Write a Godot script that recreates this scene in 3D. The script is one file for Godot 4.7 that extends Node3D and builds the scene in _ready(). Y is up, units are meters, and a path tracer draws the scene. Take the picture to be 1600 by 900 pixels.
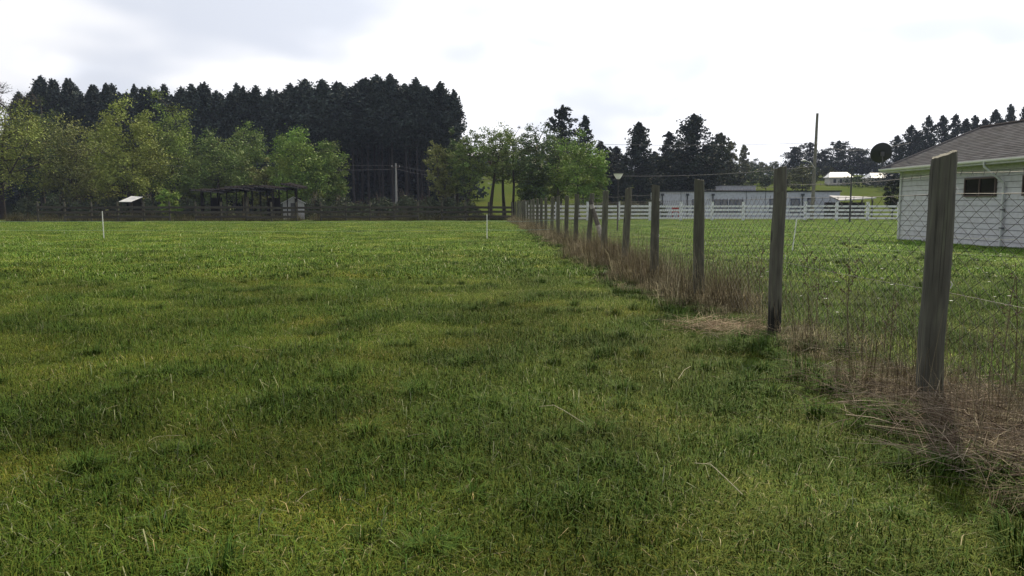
extends Node3D
# A pasture with a post and wire fence, trees behind it, a white house at the right. y up, metres, looking along -Z.

const EYE := 1.5
const TILT := 0.10454
const FOCAL := 1230.0
const STEP := 3.13          # distance between the fence posts
const FIRST := 5.77         # distance of the nearest post in view

var used := {}
var rng := RandomNumberGenerator.new()
var noise := FastNoiseLite.new()
var M := {}


# ---------- mesh helper ----------
class Shape:
	var v := PackedVector3Array()
	var n := PackedVector3Array()
	var c := PackedColorArray()
	var u := PackedVector2Array()
	var i := PackedInt32Array()

	func quad(a: Vector3, b: Vector3, d: Vector3, e: Vector3, col: Color) -> void:   # clockwise seen from the front
		var k := v.size()
		var nn := (e - a).cross(b - a).normalized()
		v.append(a); v.append(b); v.append(d); v.append(e)
		for q in 4:
			n.append(nn); c.append(col)
		u.append(Vector2(0, 1)); u.append(Vector2(0, 0)); u.append(Vector2(1, 0)); u.append(Vector2(1, 1))
		i.append(k); i.append(k + 1); i.append(k + 2); i.append(k); i.append(k + 2); i.append(k + 3)

	func tri(a: Vector3, b: Vector3, d: Vector3, col: Color) -> void:
		var k := v.size()
		var nn := (d - a).cross(b - a).normalized()
		v.append(a); v.append(b); v.append(d)
		for q in 3:
			n.append(nn); c.append(col); u.append(Vector2(a.x, a.y))
		i.append(k); i.append(k + 1); i.append(k + 2)

	func box(at: Vector3, size: Vector3, col: Color, turn := Basis()) -> void:
		var h := size * 0.5
		var p := []
		for s in 8:
			p.append(at + turn * Vector3(h.x if s & 1 else -h.x, h.y if s & 2 else -h.y, h.z if s & 4 else -h.z))
		quad(p[4], p[6], p[7], p[5], col)
		quad(p[1], p[3], p[2], p[0], col)
		quad(p[5], p[7], p[3], p[1], col)
		quad(p[0], p[2], p[6], p[4], col)
		quad(p[6], p[2], p[3], p[7], col)
		quad(p[0], p[4], p[5], p[1], col)

	func board(at: Vector3, size: Vector3, bevel: float, col: Color, turn := Basis()) -> void:   # a box with its long edges along x chamfered
		var h := size * 0.5
		var b := bevel
		var ring := [Vector2(h.y, -h.z + b), Vector2(h.y, h.z - b), Vector2(h.y - b, h.z), Vector2(-h.y + b, h.z), Vector2(-h.y, h.z - b), Vector2(-h.y, -h.z + b), Vector2(-h.y + b, -h.z), Vector2(h.y - b, -h.z)]
		for k in 8:
			var p: Vector2 = ring[k]
			var q: Vector2 = ring[(k + 1) % 8]
			quad(at + turn * Vector3(-h.x, q.x, q.y), at + turn * Vector3(-h.x, p.x, p.y), at + turn * Vector3(h.x, p.x, p.y), at + turn * Vector3(h.x, q.x, q.y), col)
		for s in [-1.0, 1.0]:
			for k in range(1, 7):
				var p0: Vector2 = ring[0]
				var p1: Vector2 = ring[k]
				var p2: Vector2 = ring[k + 1]
				var a := at + turn * Vector3(s * h.x, p0.x, p0.y)
				var e := at + turn * Vector3(s * h.x, p1.x, p1.y)
				var f := at + turn * Vector3(s * h.x, p2.x, p2.y)
				if s > 0:
					tri(a, f, e, col)
				else:
					tri(a, e, f, col)

	func tube(pts: Array, radii: Array, sides: int, col: Color, cap := true) -> void:
		var m := pts.size()
		var first := v.size()
		var along := 0.0
		for k in m:
			var p: Vector3 = pts[k]
			var t: Vector3 = (pts[mini(k + 1, m - 1)] - pts[maxi(k - 1, 0)]).normalized()
			var ref := Vector3(0, 0, 1) if absf(t.y) > 0.8 else Vector3.UP
			var e1 := t.cross(ref).normalized()
			var e2 := e1.cross(t).normalized()
			if k > 0:
				along += (p - pts[k - 1]).length()
			for s in sides + 1:
				var a := TAU * s / sides
				var o := e1 * cos(a) + e2 * sin(a)
				v.append(p + o * float(radii[k])); n.append(o); c.append(col); u.append(Vector2(float(s) / sides, along))
		var w := sides + 1
		for k in m - 1:
			for s in sides:
				var a := first + k * w + s
				i.append(a); i.append(a + 1); i.append(a + w)
				i.append(a + 1); i.append(a + w + 1); i.append(a + w)
		if cap:
			for end in [0, m - 1]:
				var k := v.size()
				var t: Vector3 = (pts[1] - pts[0]) * -1.0 if end == 0 else pts[m - 1] - pts[m - 2]
				v.append(pts[end]); n.append(t.normalized()); c.append(col); u.append(Vector2(0.5, 0.5))
				for s in sides + 1:
					v.append(v[first + end * w + s]); n.append(t.normalized()); c.append(col); u.append(Vector2(0.5, 0.5))
				for s in sides:
					i.append(k)
					if end == 0:
						i.append(k + 2 + s); i.append(k + 1 + s)
					else:
						i.append(k + 1 + s); i.append(k + 2 + s)

	func blade(base: Vector3, ang: float, h: float, lean: float, w: float, col: Color, tip: Color) -> void:
		var out := Vector3(cos(ang), 0, sin(ang))
		var side := Vector3(-out.z, 0, out.x) * (w * 0.5)
		var mid := base + Vector3(0, h * 0.62, 0) + out * (h * lean * 0.28)
		var top := base + Vector3(0, h * (1.0 - lean * 0.38), 0) + out * (h * lean)
		var k := v.size()
		v.append(base - side); v.append(base + side); v.append(mid - side * 0.85); v.append(mid + side * 0.85); v.append(top)
		var n1 := side.cross(mid - base).normalized()
		var n2 := side.cross(top - mid).normalized()
		n.append(n1); n.append(n1); n.append(n2); n.append(n2); n.append(n2)
		c.append(col); c.append(col); c.append(col); c.append(col); c.append(tip)
		for q in 5:
			u.append(Vector2.ZERO)
		i.append(k); i.append(k + 2); i.append(k + 1); i.append(k + 1); i.append(k + 2); i.append(k + 3); i.append(k + 2); i.append(k + 4); i.append(k + 3)

	func strand(a: Vector3, b: Vector3, rise: float, w: float, col: Color) -> void:   # a flat thin stalk, bowed, as a three-sided tube
		var mid := (a + b) * 0.5 + Vector3(0, rise, 0)
		tube([a, mid, b], [w * 0.5, w * 0.5, w * 0.2], 3, col, false)

	func leaf(p: Vector3, a: Vector3, b: Vector3, col: Color) -> void:   # a lozenge
		var k := v.size()
		var nn := a.cross(b).normalized()
		v.append(p - a); v.append(p + b); v.append(p + a); v.append(p - b)
		for q in 4:
			n.append(nn); c.append(col); u.append(Vector2.ZERO)
		i.append(k); i.append(k + 1); i.append(k + 2); i.append(k); i.append(k + 2); i.append(k + 3)

	func mesh() -> ArrayMesh:
		var a := []
		a.resize(Mesh.ARRAY_MAX)
		a[Mesh.ARRAY_VERTEX] = v; a[Mesh.ARRAY_NORMAL] = n; a[Mesh.ARRAY_COLOR] = c; a[Mesh.ARRAY_TEX_UV] = u; a[Mesh.ARRAY_INDEX] = i
		var m := ArrayMesh.new()
		m.add_surface_from_arrays(Mesh.PRIMITIVE_TRIANGLES, a)
		return m


# ---------- scene helpers ----------
func numbered(called: String) -> String:
	var k: int = used.get(called, -1) + 1
	used[called] = k
	return called if k == 0 else "%s_%03d" % [called, k]

func tag(o: Node3D, label: String, category: String, group := "", kind := "") -> Node3D:
	o.set_meta("label", label)
	if category: o.set_meta("category", category)
	if group: o.set_meta("group", group)
	if kind: o.set_meta("kind", kind)
	return o

func thing(called: String, label: String, category: String, at := Vector3.ZERO, turn := 0.0, group := "") -> Node3D:
	var o := Node3D.new()
	o.name = numbered(called)
	add_child(o)
	o.position = at
	o.rotation.y = turn
	tag(o, label, category, group)
	return o

func part(called: String, m: Mesh, mat: Material, parent: Node3D, at := Vector3.ZERO, turn := 0.0) -> MeshInstance3D:
	var o := MeshInstance3D.new()
	o.name = called
	o.mesh = m
	for k in m.get_surface_count():
		o.set_surface_override_material(k, mat)
	parent.add_child(o, true)
	o.position = at
	o.rotation.y = turn
	return o

func copy(o: Node3D, label: String, at: Vector3, turn: float, size := Vector3.ONE) -> Node3D:
	var d: Node3D = o.duplicate()
	d.name = numbered(String(o.name).rstrip("0123456789").trim_suffix("_"))
	add_child(d)
	d.position = at
	d.basis = Basis(Vector3.UP, turn) * Basis.from_scale(size)
	d.set_meta("label", label)
	return d

func single(called: String, m: Mesh, mat: Material, label: String, category: String, group := "", kind := "") -> MeshInstance3D:
	var o := part(numbered(called), m, mat, self)
	tag(o, label, category, group, kind)
	return o

func many(called: String, m: Mesh, mat: Material, where: Array, tint: Array, parent: Node3D) -> void:
	if where.is_empty(): return
	var mm := MultiMesh.new()
	mm.transform_format = MultiMesh.TRANSFORM_3D
	mm.use_colors = true
	mm.mesh = m
	mm.instance_count = where.size()
	for k in where.size():
		mm.set_instance_transform(k, where[k])
		mm.set_instance_color(k, tint[k])
	var o := MultiMeshInstance3D.new()
	o.name = called
	o.multimesh = mm
	o.material_override = mat
	parent.add_child(o, true)
	o.set_meta("kind", "stuff")

func r(a: float, b: float) -> float:
	return rng.randf_range(a, b)

func shade(col: Color, f: float) -> Color:
	return Color(col.r * f, col.g * f, col.b * f)

func mixed(a: Color, b: Color, t: float) -> Color:
	return a.lerp(b, clampf(t, 0, 1))

func at(px: float, py: float, d: float) -> Vector3:      # where a line of sight of the photograph meets the plane at distance d
	var w := (450.0 - py) / FOCAL
	var k := d / (cos(TILT) + w * sin(TILT))
	return Vector3((px - 800.0) / FOCAL * k, EYE + k * (w * cos(TILT) - sin(TILT)), -d)

func land(x: float, d: float) -> float:                  # height of the ground
	var t := clampf((d - 100.0) / 175.0, 0, 1)
	var h := lerpf(17.5, 11.5, smoothstep(12.0, 48.0, x)) * t * t * (3.0 - 2.0 * t)
	if d > 118.0:
		h += minf((d - 118.0) / 60.0, 1.0) * 0.8 * noise.get_noise_2d(x * 0.6, d * 0.6)
	if d < 100.0:
		h += 0.06 * noise.get_noise_2d(x * 4.0, d * 4.0)
	return h

func ground(px: float, d: float) -> Vector3:
	var p := at(px, 321.0, d)
	return Vector3(p.x, land(p.x, d), -d)

func on_hill(px: float, py: float) -> float:              # the distance at which the hillside shows at that height
	var d := 104.0
	while d < 274.0:
		if land(at(px, py, d).x, d) >= at(px, py, d).y:
			return d
		d += 1.0
	return 274.0

func fence_x(d: float) -> float:
	return 3.36 - 0.0404 * d

func noise_map(freq: float, octaves: int, ramp: Array, seed_: int, bump := false, size := 512) -> NoiseTexture2D:
	var t := NoiseTexture2D.new()
	var f := FastNoiseLite.new()
	f.seed = seed_
	f.noise_type = FastNoiseLite.TYPE_SIMPLEX_SMOOTH
	f.frequency = freq
	f.fractal_octaves = octaves
	t.noise = f
	t.width = size; t.height = size
	t.seamless = true
	t.as_normal_map = bump
	if not ramp.is_empty():
		var g := Gradient.new()
		g.set_color(0, ramp[0]); g.set_color(1, ramp[ramp.size() - 1])
		for k in range(1, ramp.size() - 1):
			g.add_point(float(k) / (ramp.size() - 1), ramp[k])
		t.color_ramp = g
	return t

func paint(rough := 0.8, tex: Texture2D = null, scale := 1.0, two := false) -> StandardMaterial3D:   # takes its colour from the vertices
	var m := StandardMaterial3D.new()
	m.vertex_color_use_as_albedo = true
	m.roughness = rough
	if tex:
		m.albedo_texture = tex
		m.uv1_triplanar = true
		m.uv1_world_triplanar = true
		m.uv1_scale = Vector3.ONE * scale
	if two: m.cull_mode = BaseMaterial3D.CULL_DISABLED
	return m


func _ready() -> void:
	rng.seed = 4711
	noise.seed = 5
	noise.frequency = 0.05
	noise.fractal_octaves = 3
	eye_sky_sun()
	materials()
	terrain()
	plantation()
	broadleaf_trees()
	far_trees()
	brambles_and_hedges()
	buildings()
	house()
	board_fences()
	power_poles()
	wire_fence()
	small_things()
	grasses()


# ---------- camera, sky, sun ----------
func eye_sky_sun() -> void:
	var cam := Camera3D.new()
	cam.name = "camera"
	cam.fov = rad_to_deg(2.0 * atan(450.0 / FOCAL))
	cam.near = 0.05
	cam.far = 4000.0
	add_child(cam)
	cam.position = Vector3(0, EYE, 0)
	cam.rotation.x = -TILT
	cam.current = true
	var towards := Vector3(sin(0.44) * cos(0.66), sin(0.66), -cos(0.44) * cos(0.66))
	var sun := DirectionalLight3D.new()
	sun.name = "sun"
	sun.light_energy = 1.6
	sun.light_color = Color(1.0, 0.94, 0.82)
	sun.light_angular_distance = 0.9
	sun.shadow_enabled = true
	sun.sky_mode = DirectionalLight3D.SKY_MODE_LIGHT_ONLY
	add_child(sun)
	sun.look_at_from_position(towards * 50.0, Vector3.ZERO, Vector3.UP)
	var env := Environment.new()
	env.background_mode = Environment.BG_SKY
	env.sky = Sky.new()
	var pano := PanoramaSkyMaterial.new()
	pano.panorama = ImageTexture.create_from_image(sky_image(towards))
	env.sky.sky_material = pano
	env.background_energy_multiplier = 1.0
	env.tonemap_mode = Environment.TONE_MAPPER_LINEAR
	env.tonemap_exposure = 1.12
	env.ambient_light_source = Environment.AMBIENT_SOURCE_SKY
	env.fog_enabled = true
	env.fog_density = 0.00024
	env.fog_light_color = Color(0.80, 0.86, 1.0)
	env.sdfgi_enabled = true
	env.ssao_enabled = true
	env.ssil_enabled = true
	var we := WorldEnvironment.new()
	we.environment = env
	we.name = "air"
	add_child(we)

func sky_image(towards: Vector3) -> Image:      # thin bright cloud, brighter round the sun, bluer veils away from it
	var w := 1024
	var h := 512
	var im := Image.create(w, h, false, Image.FORMAT_RGBF)
	var big := FastNoiseLite.new()
	big.seed = 21; big.frequency = 0.55; big.fractal_octaves = 4
	var puff := FastNoiseLite.new()
	puff.seed = 8; puff.frequency = 1.5; puff.fractal_octaves = 5
	for y in h:
		var el := PI * (0.5 - (y + 0.5) / h)
		for x in w:
			var az := TAU * (x + 0.5) / w
			var dir := Vector3(sin(az) * cos(el), sin(el), -cos(az) * cos(el))
			var up := maxf(dir.y, 0.0)
			var q := Vector3(dir.x, 0.0, dir.z) / (up + 0.16)       # on the cloud layer
			var a := big.get_noise_3d(q.x * 1.3 + 3.0, 0.0, q.z * 1.3)
			var b := puff.get_noise_3d(q.x * 1.2, 4.0, q.z * 1.2 + q.x * 0.5)
			var veil := smoothstep(-0.35, 0.35, a * 0.9 + b * 0.35)          # 1: white cloud, 0: grey-blue gap
			var glow := clampf(dir.dot(towards), -1, 1)
			var turned := clampf(0.5 + 0.5 * glow, 0, 1)
			var k := 0.47 + 0.61 * pow(turned, 1.4) + 0.30 * pow(turned, 11.0)
			var low := exp(-up * 9.0)
			var blue := Color(0.84, 0.91, 1.06)
			var white := Color(1.0, 1.01, 1.05)
			var grey := clampf(veil + 0.30 * low, 0, 1)
			var col := blue.lerp(white, clampf(grey + 0.35 * turned * turned, 0, 1))
			var puffy := 1.0 + smoothstep(0.10, 0.45, b) * 0.10 - (1.0 - grey) * 0.23
			col = Color(col.r * k * puffy, col.g * k * puffy, col.b * k * puffy)
			if dir.y < 0.0:
				col = Color(0.30, 0.32, 0.30)
			im.set_pixel(x, y, col)
	return im


# ---------- materials ----------
func materials() -> void:
	var leafy := paint(0.55, null, 1.0, true)
	leafy.backlight = Color(0.80, 0.85, 0.35)
	leafy.metallic_specular = 0.15
	M.leaf = leafy
	var needles := paint(0.7, null, 1.0, true)
	needles.backlight = Color(0.25, 0.3, 0.2)
	needles.metallic_specular = 0.12
	M.needle = needles
	var green := paint(0.62, null, 1.0, true)
	green.backlight = Color(0.85, 0.95, 0.30)
	green.metallic_specular = 0.09
	M.grass = green
	var dry := paint(0.7, null, 1.0, true)
	dry.backlight = Color(0.5, 0.45, 0.35)
	dry.metallic_specular = 0.12
	M.dry = dry
	M.bark = paint(0.9, noise_map(0.02, 4, [Color(0.55, 0.55, 0.55), Color(1, 1, 1)], 3), 0.8)
	M.soil = paint(0.95, noise_map(0.02, 5, [Color(0.45, 0.45, 0.42), Color(1, 1, 1)], 9), 0.9)
	M.soil.metallic_specular = 0.03
	M.white = paint(0.55, noise_map(0.012, 5, [Color(0.88, 0.87, 0.86), Color(0.97, 0.97, 0.97), Color(1, 1, 1)], 14), 0.5)
	M.weathered = paint(0.85, noise_map(0.03, 4, [Color(0.5, 0.5, 0.5), Color(1, 1, 1)], 17), 1.1)
	M.weathered.metallic_specular = 0.05
	M.render = paint(0.9, noise_map(0.01, 5, [Color(0.88, 0.88, 0.88), Color(0.97, 0.97, 0.97), Color(1, 1, 1)], 19), 0.4)
	M.shingle = paint(0.95, noise_map(0.05, 4, [Color(0.62, 0.62, 0.62), Color(1, 1, 1)], 23), 1.4)
	M.shingle.metallic_specular = 0.12
	var metal := paint(0.6)
	M.wire = metal
	M.plain = paint(0.7)
	M.gloss = paint(0.3)
	var glass := StandardMaterial3D.new()
	glass.albedo_color = Color(0.10, 0.09, 0.09)
	glass.roughness = 0.12
	M.pane = glass
	# weathered post timber: grain that runs up the post, checks and stains
	var w := 256
	var h := 512
	var im := Image.create(w, h, false, Image.FORMAT_RGB8)
	var bump := Image.create(w, h, false, Image.FORMAT_RGB8)
	var f := FastNoiseLite.new()
	f.seed = 31; f.frequency = 1.0; f.fractal_octaves = 3
	for y in h:
		for x in w:
			var a := TAU * x / w
			var p := Vector3(cos(a) * 5.0, y * 0.018, sin(a) * 5.0)
			var grain := f.get_noise_3dv(p * Vector3(5.0, 0.5, 5.0))
			var stain := f.get_noise_3dv(p * Vector3(0.22, 0.55, 0.22) + Vector3(9, 0, 0))
			var check := smoothstep(0.42, 0.58, f.get_noise_3dv(p * Vector3(3.4, 0.16, 3.4) + Vector3(0, 40, 0)))
			var g := 0.76 + 0.13 * grain + 0.22 * stain
			g *= 1.0 - 0.5 * check
			for kn in [[40, 90], [150, 210], [220, 330], [95, 420], [190, 470]]:
				var away := Vector2((x - kn[0]) / 7.0, (y - kn[1]) / 11.0).length()
				if away < 1.4: g *= lerpf(0.45, 1.0, smoothstep(0.5, 1.4, away)) if away > 0.45 else 0.62
			var moss := smoothstep(0.0, 0.5, stain) * 0.03
			im.set_pixel(x, y, Color(clampf(g - moss * 0.7, 0.05, 1), clampf(g, 0.05, 1), clampf(g * 0.95 - moss, 0.05, 1)))
			var b := clampf(0.6 + 0.3 * grain - 0.6 * check, 0, 1)
			bump.set_pixel(x, y, Color(b, b, b))
	var post := paint(0.9)
	post.albedo_texture = ImageTexture.create_from_image(im)
	bump.bump_map_to_normal_map(5.0)
	post.normal_enabled = true
	post.normal_texture = ImageTexture.create_from_image(bump)
	post.normal_scale = 0.8
	M.post = post


# ---------- ground ----------
func terrain() -> void:
	var s := Shape.new()
	var nx := 150
	var nd := 170
	for j in nd + 1:
		var t := float(j) / nd
		var d := -60.0 + 200.0 * t + 1900.0 * pow(t, 9.0) + 260.0 * t * t * t * t
		for k in nx + 1:
			var e := float(k) / nx * 2.0 - 1.0
			var x := 55.0 * e + 150.0 * e * e * e + 1500.0 * pow(e, 9.0)
			s.v.append(Vector3(x, land(x, d) - (0.012 if d < 90.0 else 0.0), -d))
			s.u.append(Vector2(x, d))
			var m := noise.get_noise_2d(x * 1.6 + 50.0, d * 1.6)
			var col := mixed(Color(0.085, 0.118, 0.022), Color(0.14, 0.185, 0.034), d / 45.0)  # lightens with distance, following the brightness painted into the grass
			if d > 84.0:
				col = mixed(Color(0.110, 0.165, 0.028), Color(0.150, 0.180, 0.042), 0.5 + m)
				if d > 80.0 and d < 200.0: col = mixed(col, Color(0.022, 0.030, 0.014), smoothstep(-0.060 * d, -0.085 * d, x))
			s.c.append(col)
			var e2 := 0.4
			s.n.append(Vector3(land(x - e2, d) - land(x + e2, d), 2.0 * e2, land(x, d + e2) - land(x, d - e2)).normalized())
	var w := nx + 1
	for j in nd:
		for k in nx:
			var a := j * w + k
			s.i.append(a); s.i.append(a + w); s.i.append(a + 1)
			s.i.append(a + 1); s.i.append(a + w); s.i.append(a + w + 1)
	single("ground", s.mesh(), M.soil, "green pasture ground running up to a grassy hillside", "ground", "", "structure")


# ---------- trees ----------
func spray(s: Shape, c: Vector3, rad: Vector3, count: int, size: float, col: Color, vary: float) -> void:
	for k in count:
		var p := c + Vector3(rng.randfn(0, 0.5) * rad.x, rng.randfn(0, 0.5) * rad.y, rng.randfn(0, 0.5) * rad.z)
		var a := Vector3(r(-1, 1), r(-0.8, 0.5), r(-1, 1)).normalized()
		var b := a.cross(Vector3(r(-1, 1), r(-1, 1), r(-1, 1))).normalized()
		var z := size * r(0.6, 1.35)
		s.leaf(p, a * z, b * (z * 0.55), shade(col, 1.0 + r(-vary, vary)))

func broadleaf(H: float, W: float, base: float, clumps: int, leaves: int, size: float, col: Color, lean := 0.0, stems := 1, open := 0.0, bare := 0.0) -> Array:
	var wood := Shape.new()
	var crown := Shape.new()
	var bark := Color(0.075, 0.062, 0.048)
	var r0 := H * 0.021 / sqrt(float(stems))
	var seed_off := r(0, 900)
	var cy := H * (1.0 + base) * 0.5
	var ry := H * (1.0 - base) * 0.545
	var joints := []
	for st in stems:
		var dx := 0.0 if stems == 1 else (st - (stems - 1) * 0.5) * H * 0.10
		var pts := []
		var rad := []
		var topy := H * lerpf(base, 1.0, 0.62)
		for k in 9:
			var t := k / 8.0
			var wob := noise.get_noise_2d(seed_off + st * 50.0 + t * 9.0, 7.0) * H * 0.05
			var p := Vector3(dx * (0.35 + t) + lean * H * t * t + wob, topy * t, noise.get_noise_2d(seed_off + t * 9.0, 90.0 + st) * H * 0.05)
			pts.append(p)
			rad.append(r0 * (1.25 - 0.25 * minf(t * 6.0, 1.0)) * (1.0 - 0.72 * t))
			if t > 0.28: joints.append(p)
		wood.tube(pts, rad, 8, bark)
	var limbs := []
	for k in clumps:
		var dir := Vector3(rng.randfn(0, 1), rng.randfn(0, 1), rng.randfn(0, 1)).normalized()
		var edge := 0.80 + 0.42 * noise.get_noise_3d(dir.x * 26.0 + seed_off, dir.y * 26.0, dir.z * 26.0)
		var q := pow(rng.randf(), 0.34) * edge
		var p := Vector3(dir.x * W * 0.5 * q, cy + dir.y * ry * q, dir.z * W * 0.5 * q)
		if p.y < H * base * 0.9: p.y = H * base * r(0.9, 1.1)
		p.x += lean * H * pow(p.y / H, 2.0)
		# the wood that carries it
		var best := 1e9
		var from: Vector3 = joints[0]
		for j in joints:
			var jp: Vector3 = j
			if jp.y < p.y + 0.3:
				var dd := (jp - p).length() + (p.y - jp.y) * 0.25
				if dd < best:
					best = dd; from = jp
		if limbs.size() > 4:
			for j in limbs:
				var jp: Vector3 = j
				if jp.y < p.y + 0.2:
					var dd := (jp - p).length() * 1.1
					if dd < best:
						best = dd; from = jp
		var mid := from.lerp(p, 0.5) + Vector3(r(-0.1, 0.1), r(0.02, 0.10), r(-0.1, 0.1)) * (p - from).length()
		var th := clampf((p - from).length() * 0.022, 0.02, r0 * 0.55)
		wood.tube([from, mid, p], [th, th * 0.7, th * 0.25], 5, bark, false)
		limbs.append(mid)
		if bare > 0.0 and p.y > H * (1.0 - bare):
			for z in 7:
				var e := p + Vector3(r(-1, 1), r(-0.1, 1.1), r(-1, 1)) * W * 0.07
				wood.tube([p, p.lerp(e, 0.5) + Vector3(r(-0.1, 0.1), 0.05, 0), e], [0.03, 0.022, 0.012], 3, bark, false)
				for y in 3:
					var g := p.lerp(e, r(0.4, 0.9))
					wood.tube([g, g + Vector3(r(-1, 1), r(0, 1.0), r(-1, 1)) * W * 0.03], [0.016, 0.008], 3, bark, false)
			if rng.randf() < 0.75: continue
		if rng.randf() < open: continue
		var cr := W * r(0.055, 0.10) * (0.8 if open > 0.05 else 1.0)
		var tone := 1.0 + r(-0.25, 0.25) + 0.75 * noise.get_noise_3d(p.x * 9.0 + seed_off, p.y * 9.0, p.z * 9.0)
		var cc := mixed(shade(col, tone), Color(col.g * 1.05, col.g * 0.95, col.b * 0.9), r(0, 0.35))
		spray(crown, p, Vector3(cr, cr * 0.75, cr) * 1.35, leaves, size, cc, 0.15)
	return [wood.mesh(), crown.mesh()]

func spire(H: float, W: float, base: float, clumps: int, leaves: int, size: float, col: Color, sharp := 0.8, flat := 0.75, ragged := 0.3) -> Array:   # tall trees with one straight trunk
	var wood := Shape.new()
	var crown := Shape.new()
	var bark := Color(0.06, 0.052, 0.048)
	var seed_off := r(0, 900)
	var pts := []
	var rad := []
	for k in 7:
		var t := k / 6.0
		pts.append(Vector3(noise.get_noise_2d(seed_off + t * 8.0, 3.0) * H * 0.02, H * t * 0.98, noise.get_noise_2d(seed_off, t * 8.0) * H * 0.02))
		rad.append(H * 0.0105 * (1.0 - 0.9 * t) + 0.02)
	wood.tube(pts, rad, 6, bark)
	for k in clumps * 2:
		var t := (k + r(0.0, 1.0)) / (clumps * 2)
		t = 1.0 - pow(1.0 - t, 0.85)
		var y := lerpf(H * base, H * 0.985, t)
		var a := r(0, TAU)
		var reach := W * 0.5 * pow(1.0 - t, sharp) * minf(1.0, 0.55 + t * 3.0) * (1.0 + ragged * 1.5 * noise.get_noise_3d(cos(a) * 22.0 + seed_off, y * 11.0, sin(a) * 22.0))
		var q := pow(rng.randf(), 0.5)
		var p := Vector3(cos(a) * reach * q, y + q * reach * 0.12, sin(a) * reach * q)
		var cr := maxf(W * 0.085 * (1.2 - 0.8 * t), 0.2)
		if q > 0.4:
			wood.tube([Vector3(0, y - reach * 0.15, 0), p], [0.05, 0.02], 3, bark, false)
		spray(crown, p, Vector3(cr, cr * flat, cr) * 1.5, leaves / 2, size, shade(col, 1.0 + r(-0.3, 0.3)), 0.25)
	for k in leaves * 2:     # the leader
		var y := r(0.90, 1.01)
		var thin := (1.03 - y) * 3.4
		crown.leaf(Vector3(rng.randfn(0, thin), H * y, rng.randfn(0, thin)), Vector3(r(-1, 1), r(0.2, 1), r(-1, 1)).normalized() * size, Vector3(r(-1, 1), r(-1, 1), r(-1, 1)).normalized() * size * 0.6, shade(col, r(0.8, 1.2)))
	return [wood.mesh(), crown.mesh()]

func tree(called: String, made: Array, mat: Material, label: String, category: String, where: Vector3, turn := 0.0, group := "") -> Node3D:
	var o := thing(called, label, category, where, turn, group)
	part("trunk", made[0], M.bark, o)
	part("crown", made[1], mat, o)
	return o

func plantation() -> void:
	var kinds := []
	var dark := Color(0.050, 0.066, 0.058)
	for k in 7:
		kinds.append(spire(20.0, [6.0, 8.6, 7.2, 9.2, 6.4, 8.8, 7.6][k], 0.28 if k < 4 else 0.54, 125, 60, 0.21, shade(dark, r(0.8, 1.25)), [0.62, 0.85, 0.7, 0.8, 0.55, 0.75, 0.65][k], 1.3, 0.8))
	var first := []
	var label := "tall dark evergreen in the dense plantation behind the board fence"
	var edge_label := "tall dark evergreen at the open right end of the plantation"
	for row in 3:
		var px := 62.0 + row * 7.0
		while px < 712.0:
			var d := 126.0 + row * 6.5 + r(-1.5, 1.5)
			var top := 142.0 + r(-12, 9) - (10.0 if px < 130.0 else 0.0)
			if px > 462.0: top = 131.0 + r(-11, 9)
			if px > 560.0 and px < 615.0: top = 121.0 + r(-4, 6)
			if px > 700.0: top = 142.0
			var g := ground(px, d)
			var H := at(px, top, d).y - g.y
			var kind: int = rng.randi() % 4 if px < 440.0 else 4 + rng.randi() % 3
			if px > 690.0: kind = 0
			var size := Vector3(1, H / 20.0, 1) * Vector3(r(0.85, 1.15), 1, r(0.85, 1.15))
			var says := edge_label if px > 676.0 else label
			var o: Node3D
			if kind < first.size() and false:
				o = null
			o = null
			for f in first:
				if f.kind == kind: o = f.node
			if o == null:
				o = tree("plantation_tree", kinds[kind], M.needle, says, "tree", g, r(0, TAU), "trees of the dark plantation")
				o.scale = size
				first.append({"kind": kind, "node": o})
			else:
				copy(o, says, g, r(0, TAU), size)
			px += r(15, 26) if row == 0 else r(20, 32)
	# the depth of the wood behind the trees one can tell apart
	var woods := thing("plantation_interior", "dark mass of trunks and crowns deep inside the plantation", "woods")
	woods.set_meta("kind", "stuff")
	for k in 3:
		var where := []
		var tint := []
		for row in 4:
			var px := 40.0 + k * 14.0
			while px < (690.0 if row < 2 else 450.0):
				var d := 147.0 + row * 7.0 + r(-2, 2)
				var g := ground(px, d)
				var H := at(px, 152.0 + r(-8, 10), d).y - g.y
				where.append(Transform3D(Basis(Vector3.UP, r(0, TAU)) * Basis.from_scale(Vector3(1.0, H / 20.0, 1.0)), g))
				tint.append(Color(1, 1, 1))
				px += r(36, 50)
		many("crown_mass", kinds[k + 2][1], M.needle, where, tint, woods)
		many("trunk_mass", kinds[k + 2][0], M.bark, where, tint, woods)
	# the low dark growth on its floor
	var floor_mesh := Shape.new()
	for k in 22:
		spray(floor_mesh, Vector3(rng.randfn(0, 1.6), r(0.3, 3.0), rng.randfn(0, 1.2)), Vector3(1.0, 0.9, 1.0), 46, 0.30, dark, 0.3)
	var fm := floor_mesh.mesh()
	var where2 := []
	var tint2 := []
	for k in 190:
		var px := r(30, 715) if k < 120 else 30.0 + (k - 120) * 9.6
		var d := r(134, 178)
		where2.append(Transform3D(Basis(Vector3.UP, r(0, TAU)).scaled(Vector3.ONE * (r(0.8, 2.0) if k < 120 else r(2.2, 3.0))), ground(px, d if k < 120 else 172.0 + r(-5, 8))))
		tint2.append(shade(Color(1, 1, 1), r(0.6, 1.1)))
	var under := thing("undergrowth", "low dark undergrowth on the floor of the plantation", "undergrowth")
	under.set_meta("kind", "stuff")
	many("undergrowth_mass", fm, M.needle, where2, tint2, under)

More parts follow.
